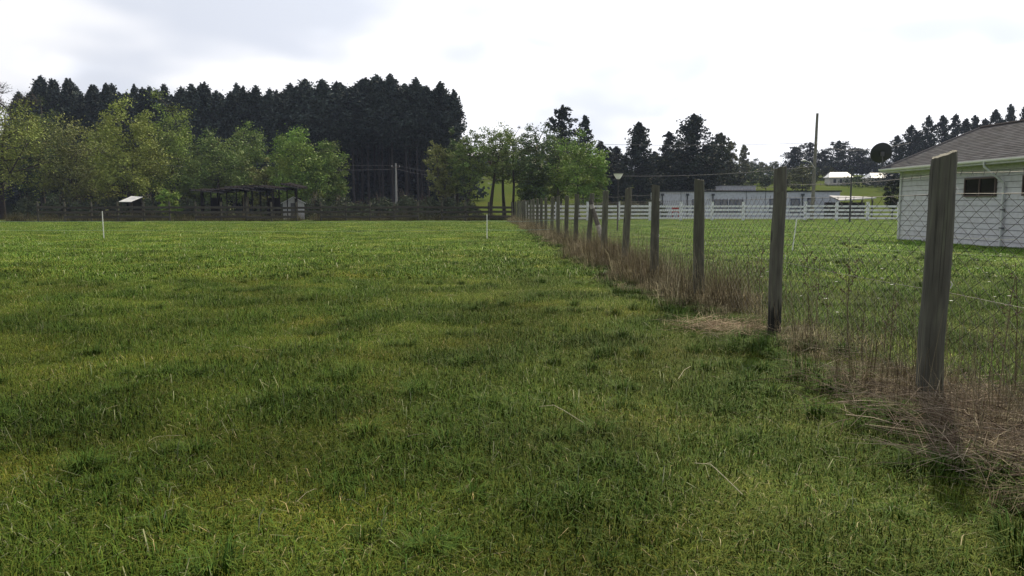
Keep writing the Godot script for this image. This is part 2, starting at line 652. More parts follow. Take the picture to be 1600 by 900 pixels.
func broadleaf_trees() -> void:
	var olive := Color(0.235, 0.285, 0.070)
	var fresh := Color(0.164, 0.273, 0.062)
	var mid := Color(0.148, 0.219, 0.066)
	var deep := Color(0.080, 0.131, 0.047)
	var brown := Color(0.190, 0.215, 0.075)
	# px, top, width, distance, crown base, clumps, leaves per clump, colour, lean, stems, open, bare, label
	var list := [
		[-75, 150, 150, 80, 0.10, 95, 70, olive, 0.0, 1, 0.0, 0.0, "olive spring tree past the left end of the board fence, cut by the frame"],
		[8, 112, 175, 86, 0.12, 120, 70, olive, 0.03, 1, 0.12, 0.28, "largest tree at the far left with bare twigs on top and a dark forked trunk"],
		[66, 158, 90, 98, 0.12, 80, 60, deep, 0.0, 1, 0.0, 0.0, "dark green tree behind the twiggy one at the far left"],
		[118, 190, 110, 90, 0.10, 95, 66, brown, 0.0, 2, 0.05, 0.0, "low brownish olive tree between the twiggy tree and the round forked one"],
		[162, 205, 75, 96, 0.08, 70, 60, olive, 0.0, 1, 0.0, 0.0, "small olive tree tucked behind the left side of the round forked tree"],
		[206, 156, 118, 84, 0.16, 125, 70, olive, 0.0, 2, 0.06, 0.0, "big round yellow-green tree with a dark forked trunk above the white sheet"],
		[268, 144, 90, 97, 0.12, 95, 66, mixed(olive, fresh, 0.5), 0.0, 1, 0.0, 0.0, "tallest of the yellow-green trees, standing behind the round forked one"],
		[308, 235, 60, 92, 0.06, 60, 60, mid, 0.0, 1, 0.0, 0.0, "low green tree right of the tall yellow-green one, left of the ruined shed"],
		[342, 190, 84, 88, 0.10, 95, 66, mid, 0.0, 1, 0.05, 0.0, "mid green tree rising over the left half of the ruined shed"],
		[388, 180, 78, 97, 0.12, 90, 62, mixed(mid, fresh, 0.4), 0.0, 1, 0.05, 0.0, "green tree with two pointed tops behind the middle of the ruined shed"],
		[412, 242, 50, 88, 0.12, 50, 50, brown, 0.0, 2, 0.25, 0.0, "thin grey-brown young tree over the right end of the ruined shed"],
		[466, 194, 92, 86, 0.08, 115, 76, fresh, 0.0, 1, 0.0, 0.0, "dense fresh green round tree above the little white gabled hut"],
		[514, 212, 66, 90, 0.06, 90, 70, mixed(fresh, mid, 0.5), 0.0, 1, 0.0, 0.0, "right-hand lobe of the dense fresh green pair, lower and next to the dark trunks"],
		[690, 212, 56, 88, 0.14, 72, 46, brown, 0.0, 2, 0.2, 0.0, "sparse brownish tree against the right edge of the dark plantation"],
		[732, 196, 62, 87, 0.22, 85, 46, mid, 0.0, 1, 0.15, 0.0, "upright open green tree left of the leaning trunk"],
		[762, 186, 78, 88, 0.34, 80, 40, mid, 0.14, 1, 0.25, 0.0, "open tree whose bare trunk leans to the right, second from the plantation edge"],
		[802, 196, 56, 91, 0.30, 60, 34, mid, 0.0, 2, 0.4, 0.1, "thinnest see-through tree with twin trunks in the middle clump"],
		[842, 184, 76, 89, 0.24, 90, 44, deep, 0.0, 1, 0.2, 0.0, "darker open tree just left of the tall eucalyptus"],
		[868, 236, 50, 91, 0.10, 60, 50, mixed(olive, mid, 0.5), 0.04, 1, 0.1, 0.0, "low olive tree with a slanting trunk over the far end of the wire fence"],
		[904, 206, 90, 86, 0.10, 105, 62, fresh, 0.0, 1, 0.08, 0.0, "light green spreading tree with a drooping right side next to the garden lamp"],
		[714, 204, 50, 90, 0.16, 80, 46, deep, 0.0, 1, 0.1, 0.0, "dark narrow tree between the sparse brownish one and the upright open one"],
		[786, 190, 60, 93, 0.26, 80, 40, mid, 0.0, 1, 0.2, 0.0, "see-through tree behind the twin thin trunks"],
		[822, 196, 56, 94, 0.16, 80, 46, deep, -0.03, 1, 0.12, 0.0, "green tree behind the dense dark bushy one"],
		[868, 196, 60, 95, 0.16, 80, 46, mid, 0.0, 1, 0.12, 0.0, "green tree in front of the tall thin eucalyptus"],
		[932, 236, 46, 88, 0.08, 70, 56, fresh, 0.0, 1, 0.0, 0.0, "lowest right-hand fringe tree of the middle clump, next to the garden lamp"],
		[832, 240, 52, 83, 0.0, 75, 66, shade(deep, 0.85), 0.0, 1, 0.0, 0.0, "dense dark green bushy tree reaching the ground in the middle clump"],
		[264, 292, 38, 79, 0.0, 30, 60, fresh, 0.0, 2, 0.0, 0.0, "small round light green bush behind the left board fence"],
	]
	for t in list:
		var d: float = t[3] + (7.0 if t[0] < 560 else 0.0)
		if t[0] == 264: d = 80.0
		var g := ground(t[0], d)
		var H: float = at(t[0], t[1], d).y - g.y
		var W: float = t[2] / FOCAL * d * 1.16
		var made := broadleaf(H, W, t[4] * (0.3 if t[0] < 560 else 1.0), int(t[5] * (1.3 if t[0] < 560 else 1.7)), int(t[6] * (1.6 if t[0] < 560 else 1.0)), 0.125 if t[0] < 560 else 0.112, t[7], t[8], t[9], t[10], t[11])
		tree("bush" if t[4] == 0.0 and H < 5.0 else "broadleaf_tree", made, M.leaf, t[12], "bush" if t[4] == 0.0 and H < 5.0 else "tree", g, r(-0.3, 0.3) if t[8] != 0.0 else r(0, TAU), "broadleaf trees behind the fences")

func far_trees() -> void:
	var dark := Color(0.034, 0.045, 0.034)
	var blue := Color(0.040, 0.055, 0.045)
	# px, top, width, distance, base, clumps, colour, sharp, flat, label
	var list := [
		[878, 166, 40, 118, 0.45, 46, blue, 0.35, 0.9, "tall thin eucalyptus with dark separate tufts rising out of the middle clump"],
		[912, 182, 26, 126, 0.40, 36, blue, 0.4, 0.9, "narrow dark eucalyptus top just left of the garden lamp"],
		[938, 222, 40, 140, 0.05, 60, dark, 0.5, 0.8, "dark evergreen rounding off the left end of the evergreens by the lamp"],
		[962, 230, 40, 146, 0.05, 60, dark, 0.5, 0.8, "low dark evergreen directly behind the garden lamp"],
		[996, 192, 56, 130, 0.02, 110, dark, 0.6, 0.8, "pointed dark evergreen right of the garden lamp"],
		[1022, 238, 40, 150, 0.02, 60, dark, 0.6, 0.8, "low dark evergreen between the two pointed ones"],
		[1043, 206, 34, 142, 0.05, 70, dark, 0.55, 0.8, "narrow dark evergreen left of the broadest one"],
		[1081, 179, 68, 130, 0.02, 130, dark, 0.55, 0.8, "broadest and tallest dark evergreen behind the long grey building"],
		[1106, 236, 44, 150, 0.02, 60, dark, 0.6, 0.8, "low dark evergreen at the right foot of the broadest one"],
		[1124, 209, 38, 138, 0.25, 60, mixed(blue, Color(0.10, 0.11, 0.06), 0.5), 0.4, 0.9, "greyish open eucalyptus right of the broadest evergreen"],
		[1139, 222, 17, 156, 0.10, 44, Color(0.12, 0.12, 0.045), 0.3, 0.9, "slim olive poplar beside the greyish eucalyptus"],
		[1160, 227, 14, 200, 0.10, 40, Color(0.14, 0.14, 0.07), 0.4, 0.9, "pale slim poplar standing alone against the sky"],
		[950, 240, 52, 136, 0.0, 70, dark, 0.4, 0.8, "broad low evergreen filling in left of the garden lamp"],
		[1030, 246, 56, 136, 0.0, 70, mixed(dark, Color(0.06, 0.08, 0.03), 0.5), 0.4, 0.8, "broad low evergreen below the narrow one"],
		[1060, 232, 46, 137, 0.0, 70, dark, 0.4, 0.8, "broad evergreen shouldering the left side of the broadest one"],
		[1104, 226, 40, 134, 0.0, 70, mixed(dark, Color(0.08, 0.09, 0.045), 0.5), 0.4, 0.8, "greyish evergreen leaning on the right side of the broadest one"],
		[1140, 256, 40, 150, 0.0, 60, mixed(dark, Color(0.08, 0.09, 0.045), 0.6), 0.4, 0.8, "low rounded grey-green tree at the foot of the slim olive poplar"],
		[1238, 230, 32, 216, 0.15, 60, dark, 0.5, 0.6, "dark pine on the hill left of the tall bare pole"],
		[1262, 223, 34, 222, 0.20, 44, dark, 0.35, 0.5, "open pine with tiered branches behind the tall bare pole"],
		[1284, 236, 26, 226, 0.15, 44, dark, 0.5, 0.5, "small dark pine just right of the tall bare pole"],
		[1306, 221, 40, 218, 0.12, 66, dark, 0.45, 0.45, "pine with broad flat tiers above the white hillside roof"],
		[1337, 232, 38, 220, 0.15, 60, dark, 0.4, 0.5, "dark round pine above the right white roof"],
		[1358, 246, 34, 222, 0.1, 50, dark, 0.5, 0.6, "low dark pine left of the satellite dish"],
	]
	for t in list:
		var d: float = t[3]
		var g := ground(t[0], d)
		var H: float = at(t[0], t[1], d).y - g.y
		var W: float = t[2] / FOCAL * d * 1.3
		tree("evergreen_tree", spire(H, W, t[4], t[5] * 3 / 2, 56, 0.22, t[6], t[7] * 0.85, t[8], 0.95), M.needle, t[9], "tree", g, r(0, TAU), "dark trees behind the yard")
	# the row of pines above the house roof
	var kinds := []
	for k in 3:
		kinds.append(tree("hilltop_pine", spire(14.0, 6.6, 0.08, 130, 56, 0.20, shade(dark, r(0.9, 1.1)), 0.55, 0.6, 0.6), M.needle, "", "tree", Vector3.ZERO, 0.0, "row of pines on the hill above the house"))
	var row := [[1397, 212, "leftmost short pine of the hilltop row, right beside the dish"], [1418, 196, "second pine from the left in the hilltop row"], [1431, 208, "short pine in the gap before the first tall pines of the hilltop row"], [1444, 181, "first tall pine of the hilltop row, above the lower roof slope"], [1466, 181, "tall pine of the hilltop row left of the nearest fence post's top"], [1486, 179, "tall pine of the hilltop row straight above the nearest fence post"], [1502, 186, ""], [1516, 181, ""], [1531, 186, ""], [1547, 172, "tall pine of the hilltop row above the roof's hip end"], [1570, 164, "tallest open pine of the hilltop row, above the roof ridge"], [1592, 166, "pine of the hilltop row at the right edge of the frame"], [1616, 170, ""], [1640, 168, ""]]
	for k in row.size():
		var p: float = row[k][0]
		var d := 182.0 + (k % 3) * 4.0
		var g := ground(p, d)
		var H: float = at(p, row[k][1], d).y - g.y
		var says: String = row[k][2] if row[k][2] else "dark pine standing close in the hilltop row above the house roof"
		var size := Vector3(r(0.85, 1.15), H / 14.0, r(0.85, 1.15))
		if k < 3:
			var o: Node3D = kinds[k]
			o.position = g; o.scale = size; o.set_meta("label", says)
		else:
			copy(kinds[k % 3], says, g, r(0, TAU), size)
	# leafy trees of the hillside, small with distance
	var low := []
	for k in 3:
		var c: Color = [Color(0.080, 0.115, 0.040), Color(0.055, 0.085, 0.035), Color(0.11, 0.12, 0.045)][k]
		low.append(tree("hillside_tree", broadleaf(8.0, 7.5, 0.08, 60, 42, 0.26, c), M.leaf, "", "tree", Vector3.ZERO, 0.0, "leafy trees scattered over the hillside"))
	var spots := [[1148, 254, 240], [1172, 246, 236], [1190, 250, 244], [1209, 251, 238], [1226, 259, 230], [1253, 251, 168], [1307, 252, 225], [1346, 258, 222], [1372, 256, 220], [1186, 262, 200], [1215, 268, 190], [1330, 258, 226], [730, 232, 236], [760, 236, 250], [785, 228, 246], [816, 234, 240], [846, 238, 232], [704, 240, 220], [880, 242, 236], [1050, 250, 220], [928, 248, 210], [1392, 262, 224], [1126, 262, 190], [1160, 262, 200], [1140, 256, 225], [1178, 255, 228], [1200, 257, 222], [1217, 262, 215], [1232, 262, 205], [1150, 264, 185], [1172, 266, 180], [1196, 268, 176], [1222, 270, 172], [1244, 262, 200], [1270, 258, 214], [1290, 256, 216], [1322, 256, 218], [1100, 258, 205], [1070, 256, 215]]
	var number := ["", "pale leafy tree at the left of the low band behind the long grey building", "tallest leafy tree of the low band behind the long grey building", "", "", "fresh green rounded tree at the foot of the tall bare pole", "fresh green rounded tree in front of the tiered pine"]
	for k in spots.size():
		var p: float = spots[k][0]
		var d: float = spots[k][2]
		var g := ground(p, d)
		var H: float = maxf(at(p, spots[k][1], d).y - g.y, 3.0)
		var says := "leafy tree on the hillside, half hidden behind nearer trees" if p < 1140.0 else "small leafy tree in the green band on the hillside right of the pale poplar"
		if k < number.size() and number[k]: says = number[k]
		var size := Vector3.ONE * (H / 8.0)
		var o: Node3D = low[k % 3]
		if k < 3:
			o.position = g; o.scale = size; o.set_meta("label", says)
		else:
			copy(o, says, g, r(0, TAU), size)

func brambles_and_hedges() -> void:
	var grey := Color(0.085, 0.105, 0.060)
	var made := []
	for k in 2:
		var s := Shape.new()
		var wood := Shape.new()
		for z in 46:
			var a := r(0, TAU)
			var q := sqrt(rng.randf())
			var y := 1.9 * (1.0 - q * q * 0.75) * r(0.45, 1.0)
			spray(s, Vector3(cos(a) * q * 2.1, y, sin(a) * q * 1.5), Vector3(0.4, 0.28, 0.4), 46, 0.10, shade(grey, r(0.55, 1.35)), 0.25)
		for z in 16:
			var a := r(0, TAU)
			var e := Vector3(cos(a) * r(0.6, 2.2), r(0.1, 0.5), sin(a) * r(0.6, 1.6))
			wood.tube([Vector3(r(-0.4, 0.4), 0, r(-0.3, 0.3)), e * 0.5 + Vector3(0, r(1.4, 2.1), 0), e], [0.02, 0.015, 0.008], 3, Color(0.12, 0.08, 0.06), false)
		var o := thing("bramble_bush", "", "bush", Vector3.ZERO, 0, "bramble bushes behind the board fence")
		part("foliage", s.mesh(), M.leaf, o)
		part("stems", wood.mesh(), M.bark, o)
		made.append(o)
	var spots := [[556, 314, 84, "low bramble bush near the fence in front of the leftmost plantation trunks"], [592, 305, 86, "bramble bush just left of the slim grey power pole"], [634, 299, 86, "tallest mound of grey-green bramble right at the slim power pole"], [668, 304, 85, "bramble mound two steps right of the slim power pole"], [700, 304, 86, "bramble mound below the sparse brownish tree"], [726, 312, 84, "small bramble at the foot of the upright open tree"], [662, 308, 90, "bramble behind the mounds, at the plantation's foot"], [534, 306, 92, "dark bramble right of the fresh green pair of trees"], [436, 312, 90, "bramble between the ruined shed and the white hut"], [96, 304, 86, "shrub behind the left end of the board fence"], [128, 308, 88, "shrub left of the white sheet shelter"], [172, 306, 90, "shrub just behind the white sheet shelter"], [232, 304, 89, "shrub between the white sheet shelter and the small light green bush"], [290, 307, 89, "shrub right of the small light green bush"], [336, 309, 92, "shrub glimpsed through the left half of the ruined shed"], [420, 309, 93, "shrub glimpsed through the right half of the ruined shed"], [496, 303, 88, "shrub right of the white hut, under the fresh green pair"], [40, 306, 90, "shrub left of the board fence end, under the twiggy tree"], [1022, 306, 92, "dark shrub at the left end of the long grey building"], [985, 312, 90, "shrub behind the white fence right of the garden lamp"], [940, 314, 92, "shrub behind the white fence left of the garden lamp"]]
	for k in spots.size():
		var g := ground(spots[k][0], spots[k][2])
		var H: float = at(spots[k][0], spots[k][1], spots[k][2]).y - g.y
		var size := Vector3(r(0.8, 1.1), H / 2.0, r(0.8, 1.1))
		if k < 2:
			made[k].position = g; made[k].scale = size; made[k].set_meta("label", spots[k][3])
		else:
			copy(made[k % 2], spots[k][3], g, r(0, TAU), size)
	# hedges that cross the hillside
	var lines := [[690, 850, 274, 1.9, "dark hedge across the meadow behind the middle clump of trees"], [1120, 1225, 279, 3.0, "dark hedge on the hillside above the long grey building"], [1318, 1392, 292, 2.2, "dark clipped hedge on the meadow below the white roofs"], [1030, 1112, 288, 1.8, "rough hedge at the back of the long grey building"]]
	for l in lines:
		var s := Shape.new()
		var a: float = l[0]
		var first := ground(a, on_hill(a, l[2]))
		while a < l[1]:
			var g := ground(a, on_hill(a, l[2] + r(-1, 1)))
			spray(s, g - first + Vector3(0, l[3] * 0.45, 0), Vector3(1.1, l[3] * 0.6, 0.9), 60, 0.22, shade(Color(0.040, 0.058, 0.030), r(0.7, 1.3)), 0.25)
			a += 4.0
		var o := thing("hedge", l[4], "hedge", first)
		part("foliage", s.mesh(), M.needle, o)
	# the dark bush behind the corner of the house
	var b := broadleaf(4.9, 2.3, 0.1, 60, 70, 0.08, Color(0.024, 0.034, 0.020))
	tree("bush", b, M.needle, "dark bush behind the white fence right beside the far corner of the house", "bush", ground(1395, 84.0))


# ---------- buildings ----------
func buildings() -> void:
	var wall := Color(0.50, 0.53, 0.60)
	var d := 96.0
	# the long low grey building
	var a := at(1030, 320, d)
	var b := at(1312, 320, d)
	var L := b.x - a.x
	var H := at(1100, 299.5, d).y
	var o := thing("long_building", "long low grey building with a flat dark roof edge behind the white fence", "building", Vector3(a.x, 0, -d))
	var s := Shape.new()
	s.box(Vector3(L * 0.5, H * 0.5, -3.0), Vector3(L, H, 6.0), wall)
	part("wall", s.mesh(), M.render, o)
	s = Shape.new()
	s.board(Vector3(L * 0.5, H + 0.07, -3.0), Vector3(L + 0.3, 0.14, 6.3), 0.02, Color(0.05, 0.055, 0.07))
	part("roof", s.mesh(), M.weathered, o)
	s = Shape.new()
	var ux := at(1134, 290, d).x - a.x
	var uw := at(1188, 290, d).x - a.x - ux
	var uh := at(1134, 290.5, d).y - H
	s.box(Vector3(ux + uw * 0.5, H + 0.14 + (uh - 0.14) * 0.5, -3.2), Vector3(uw, uh - 0.14, 3.0), Color(0.44, 0.45, 0.49))
	s.box(Vector3(ux + uw * 0.5, H + uh + 0.03, -3.2), Vector3(uw + 0.12, 0.06, 3.12), Color(0.45, 0.45, 0.50))
	part("roof_block", s.mesh(), M.render, o)
	for px in [1064, 1166, 1196]:                       # joints between the wall panels
		s = Shape.new()
		s.box(Vector3(at(px, 310, d).x - a.x, H * 0.5, 0.012), Vector3(0.10, H, 0.024), Color(0.20, 0.22, 0.26))
		part("panel_joint", s.mesh(), M.plain, o)
	for px in [1035, 1074, 1114, 1254]:
		s = Shape.new()
		var x := at(px, 305, d).x - a.x
		s.box(Vector3(x, H - 0.36, 0.13), Vector3(0.34, 0.24, 0.22), Color(0.05, 0.055, 0.07))
		s.tube([Vector3(x, 0, 0.10), Vector3(x, H - 0.46, 0.10)], [0.07, 0.07], 8, Color(0.05, 0.055, 0.07))
		part("downpipe", s.mesh(), M.plain, o)
	for q in [[1116, 1126, 312], [1128, 1137, 312], [1140, 1149, 312], [1151, 1161, 312], [1203, 1212, 311], [1236, 1249, 311], [1262, 1272, 310], [1082, 1088, 312]]:
		var x0 := at(q[0], 310, d).x - a.x
		var x1 := at(q[1], 310, d).x - a.x
		var top := at(1100, q[2], d).y
		var win := Shape.new()
		for e in [x0, x1]:
			win.box(Vector3(e, top * 0.5 + 0.2, 0.03), Vector3(0.09, top - 0.4, 0.08), Color(0.04, 0.055, 0.10))
		win.box(Vector3((x0 + x1) * 0.5, top, 0.03), Vector3(x1 - x0 + 0.09, 0.09, 0.079), Color(0.04, 0.055, 0.10))
		var f := part("window", win.mesh(), M.plain, o)
		var pane := Shape.new()
		pane.box(Vector3((x0 + x1) * 0.5, top * 0.5 + 0.2, 0.012), Vector3(x1 - x0 - 0.1, top - 0.5, 0.02), Color(0.16, 0.17, 0.20))
		part("pane", pane.mesh(), M.gloss, f)
	# red bench and white seats in front of it
	var red := thing("red_bench", "small red bench in front of the left end of the long grey building", "bench", Vector3(at(1056, 320, 92).x, 0, -92))
	s = Shape.new()
	s.box(Vector3(0, 0.55, 0), Vector3(0.8, 0.07, 0.4), Color(0.30, 0.025, 0.03))
	part("seat", s.mesh(), M.plain, red)
	s = Shape.new()
	s.box(Vector3(0, 1.05, -0.22), Vector3(0.8, 0.62, 0.05), Color(0.30, 0.025, 0.03))
	part("backrest", s.mesh(), M.plain, red)
	for e in [-0.34, 0.34]:
		s = Shape.new()
		s.box(Vector3(e, 0.37, -0.08), Vector3(0.07, 0.74, 0.30), Color(0.30, 0.025, 0.03))
		part("leg", s.mesh(), M.plain, red)
	# open shed with a slanting light roof
	var sd := 90.0
	var sa := at(1312, 320, sd)
	var sb := at(1378, 320, sd)
	o = thing("open_shed", "open shed with a slanting pale roof right of the long grey building", "shed", Vector3(sa.x, 0, -sd))
	var sw := sb.x - sa.x
	s = Shape.new()
	var lo := at(1312, 316, sd).y
	var hi := at(1312, 306.5, sd).y
	s.quad(Vector3(-0.2, lo + 0.25, 0.3), Vector3(0.5, hi + 0.15, -4.5), Vector3(sw + 0.2, hi, -4.5), Vector3(sw - 0.8, lo + 0.55, 0.3), Color(0.36, 0.36, 0.38))
	s.quad(Vector3(-0.2, lo + 0.13, 0.3), Vector3(-0.2, lo + 0.25, 0.3), Vector3(sw - 0.8, lo + 0.55, 0.3), Vector3(sw - 0.8, lo + 0.43, 0.3), Color(0.55, 0.55, 0.58))
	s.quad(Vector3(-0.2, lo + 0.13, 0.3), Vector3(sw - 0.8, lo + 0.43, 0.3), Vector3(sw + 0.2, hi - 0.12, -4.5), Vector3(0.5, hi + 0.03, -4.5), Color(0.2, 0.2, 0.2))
	part("roof", s.mesh(), M.render, o)
	s = Shape.new()
	s.box(Vector3(sw * 0.5, lo * 0.5, -4.4), Vector3(sw, lo, 0.12), Color(0.10, 0.10, 0.11))
	part("wall", s.mesh(), M.weathered, o)
	for k in 4:
		s = Shape.new()
		s.box(Vector3(0.15 + k * (sw - 1.3) / 3.0, (lo + 0.1 * k) * 0.5, 0.1), Vector3(0.14, lo + 0.1 * k + 0.1, 0.14), Color(0.14, 0.13, 0.12))
		part("leg", s.mesh(), M.weathered, o)
	# the ruined shed on the left
	var rd := 82.0
	var ra := at(302, 320, rd)
	o = thing("ruined_shed", "dark ruined open shed of posts and stepped lean-to roofs behind the board fence", "shed", Vector3(ra.x, 0, -rd))
	var wood := Color(0.040, 0.037, 0.036)
	var roofs := [[300, 352, 297, 301, 0.0], [328, 372, 295, 299, 0.7], [352, 412, 292, 299, 0.2], [374, 412, 290, 298, 1.3], [396, 448, 291, 297, 0.4], [436, 466, 287, 294, 0.9]]
	for q in roofs:
		var p0 := at(q[0], q[2], rd) - Vector3(ra.x, 0, -rd)
		var p1 := at(q[1], q[3], rd) - Vector3(ra.x, 0, -rd)
		var z: float = 0.4 - q[4]
		s = Shape.new()
		var A := Vector3(p0.x, p0.y, z)
		var B := Vector3(p1.x, p1.y, z)
		var back := Vector3(0, 0.25, -3.6)
		s.quad(A, A + back, B + back, B, shade(wood, 0.9))
		s.quad(A - Vector3(0, 0.05, 0), B - Vector3(0, 0.05, 0), B + back - Vector3(0, 0.05, 0), A + back - Vector3(0, 0.05, 0), wood)
		var rf := part("roof_panel", s.mesh(), M.weathered, o)
		s = Shape.new()
		s.tube([A + Vector3(0, -0.04, 0.03), B + Vector3(0, -0.04, 0.03)], [0.04, 0.04], 6, Color(0.15, 0.15, 0.165))
		part("edge_rail", s.mesh(), M.weathered, rf)
		for k in 7:
			s = Shape.new()
			var e := A.lerp(B, k / 6.0)
			s.box(e + Vector3(0, 0.06, -1.5), Vector3(0.10, 0.1, 3.2), wood)
			part("rafter", s.mesh(), M.weathered, rf)
	var px := 304.0
	while px < 464.0:
		s = Shape.new()
		var top := at(px, lerpf(299, 293, (px - 304.0) / 160.0), rd).y
		s.box(Vector3(at(px, 300, rd).x - ra.x, top * 0.5, r(-2.6, 0.1)), Vector3(r(0.08, 0.16), top, 0.12), shade(wood, r(0.8, 1.4)))
		part("post", s.mesh(), M.weathered, o)
		px += r(6, 12)
	for q in [[312, 330], [362, 372], [404, 424], [446, 458]]:
		s = Shape.new()
		var x0 := at(q[0], 310, rd).x - ra.x
		var x1 := at(q[1], 310, rd).x - ra.x
		s.box(Vector3((x0 + x1) * 0.5, 1.15, -3.1), Vector3(x1 - x0, 2.3, 0.08), shade(wood, 0.9))
		part("wall_panel", s.mesh(), M.weathered, o)
	s = Shape.new()
	s.box(Vector3(at(379, 310, rd).x - ra.x, 1.2, -1.0), Vector3(0.62, 2.4, 0.1), Color(0.24, 0.21, 0.15))
	part("pale_board", s.mesh(), M.weathered, o)
	# little white hut
	var hd := 84.0
	var ha := at(442, 320, hd)
	var hw := at(474, 320, hd).x - ha.x
	var hh := at(442, 316, hd).y
	var hr := at(456, 308.5, hd).y
	o = thing("white_hut", "little white hut with a gabled white roof beside the ruined shed", "hut", Vector3(ha.x, 0, -hd), 0.25)
	s = Shape.new()
	s.box(Vector3(hw * 0.5, hh * 0.5, -1.5), Vector3(hw, hh, 3.0), Color(0.45, 0.45, 0.46))
	s.tri(Vector3(0, hh, 0), Vector3(hw * 0.5, hr, 0), Vector3(hw, hh, 0), Color(0.45, 0.45, 0.46))
	part("wall", s.mesh(), M.white, o)
	s = Shape.new()
	for e in [[-0.2, 0.5], [1.0 + 0.2 / hw, 0.5]]:
		var x0: float = -0.2 if e[0] < 0.0 else hw + 0.2
		var eave := Vector3(x0, hh - 0.1, 0.2)
		var peak := Vector3(hw * 0.5, hr + 0.1, 0.2)
		s.quad(eave, eave + Vector3(0, 0, -3.4), peak + Vector3(0, 0, -3.4), peak, Color(0.75, 0.75, 0.76))
		s.quad(eave - Vector3(0, 0.06, 0), peak - Vector3(0, 0.06, 0), peak, eave, Color(0.75, 0.75, 0.76))
	part("roof", s.mesh(), M.white, o)
	s = Shape.new()
	s.box(Vector3(hw * 0.48, 0.9, 0.012), Vector3(0.5, 1.7, 0.03), Color(0.08, 0.08, 0.08))
	part("door", s.mesh(), M.plain, o)
	# white roof sheet of a shelter under the trees
	var wd := 83.0
	var wa := at(202, 320, wd)
	o = thing("white_shelter", "low shelter with a bright white sloping roof sheet under the forked tree", "shelter", Vector3(wa.x, 0, -wd))
	s = Shape.new()
	var y0 := at(190, 315, wd).y
	var y1 := at(190, 306, wd).y
	s.quad(Vector3(-0.8, y0, 0.6), Vector3(-0.4, y1, -1.4), Vector3(0.85, y1 - 0.1, -1.4), Vector3(0.55, y0, 0.6), Color(0.6, 0.6, 0.6))
	s.quad(Vector3(-0.8, y0 - 0.05, 0.6), Vector3(-0.8, y0, 0.6), Vector3(0.55, y0, 0.6), Vector3(0.55, y0 - 0.05, 0.6), Color(0.8, 0.8, 0.8))
	part("roof", s.mesh(), M.white, o)
	for e in [Vector3(-0.68, y0, 0.4), Vector3(0.45, y0, 0.4), Vector3(-0.35, y1 - 0.1, -1.2), Vector3(0.75, y1 - 0.15, -1.2)]:
		s = Shape.new()
		s.box(Vector3(e.x, e.y * 0.5, e.z), Vector3(0.1, e.y, 0.1), Color(0.1, 0.09, 0.08))
		part("leg", s.mesh(), M.weathered, o)
	s = Shape.new()
	s.box(Vector3(0.2, y1 * 0.5 - 0.06, -1.35), Vector3(1.05, y1 - 0.12, 0.06), Color(0.06, 0.055, 0.05))
	part("wall", s.mesh(), M.weathered, o)
	# houses on the hillside
	var homes := [[757, 258, 9.0, 2.6, Color(0.14, 0.07, 0.055), Color(0.72, 0.70, 0.70), "brown hillside house with a pale roof seen between the open trees"], [800, 259, 4.0, 2.2, Color(0.6, 0.6, 0.6), Color(0.75, 0.75, 0.75), "tiny white hillside house right of the brown one"], [868, 254, 6.0, 2.2, Color(0.4, 0.42, 0.42), Color(0.62, 0.66, 0.68), "grey-white hillside house behind the darker open tree"], [1308, 288, 5.2, 2.0, Color(0.55, 0.53, 0.50), Color(0.85, 0.85, 0.85), "white-roofed house on the meadow right of the tall bare pole"], [1372, 288, 6.0, 1.8, Color(0.45, 0.42, 0.40), Color(0.85, 0.85, 0.85), "long white-roofed house on the meadow below the satellite dish"]]
	for q in homes:
		var hdist := on_hill(q[0], q[1])
		var g := ground(q[0], hdist)
		var w: float = q[2]
		var h: float = q[3]
		o = thing("hillside_house", q[6], "house", g + Vector3(0, -0.3, 0), r(-0.15, 0.15), "houses on the hillside")
		s = Shape.new()
		s.box(Vector3(0, h * 0.5, 0), Vector3(w, h, 4.5), q[4])
		part("wall", s.mesh(), M.render, o)
		s = Shape.new()
		for e in [-1.0, 1.0]:
			var p0 := Vector3(-w * 0.5 - 0.3, h - 0.1, 2.6 * e)
			var p1 := Vector3(-w * 0.5 + 0.6, h + 1.2, 0)
			var p2 := Vector3(w * 0.5 - 0.6, h + 1.2, 0)
			var p3 := Vector3(w * 0.5 + 0.3, h - 0.1, 2.6 * e)
			if e > 0: s.quad(p0, p1, p2, p3, q[5])
			else: s.quad(p3, p2, p1, p0, q[5])
			var p4 := Vector3(e * (w * 0.5 + 0.3), h - 0.1, 2.6)
			var p5 := Vector3(e * (w * 0.5 + 0.3), h - 0.1, -2.6)
			s.tri(p4, Vector3(e * (w * 0.5 - 0.6), h + 1.2, 0), p5, q[5])
		part("roof", s.mesh(), M.white, o)
		for k in 3:
			s = Shape.new()
			s.box(Vector3((k - 1) * w * 0.28, h * 0.5, 2.26), Vector3(w * 0.12, 0.9, 0.05), Color(0.04, 0.04, 0.05))
			part("window", s.mesh(), M.gloss, o)


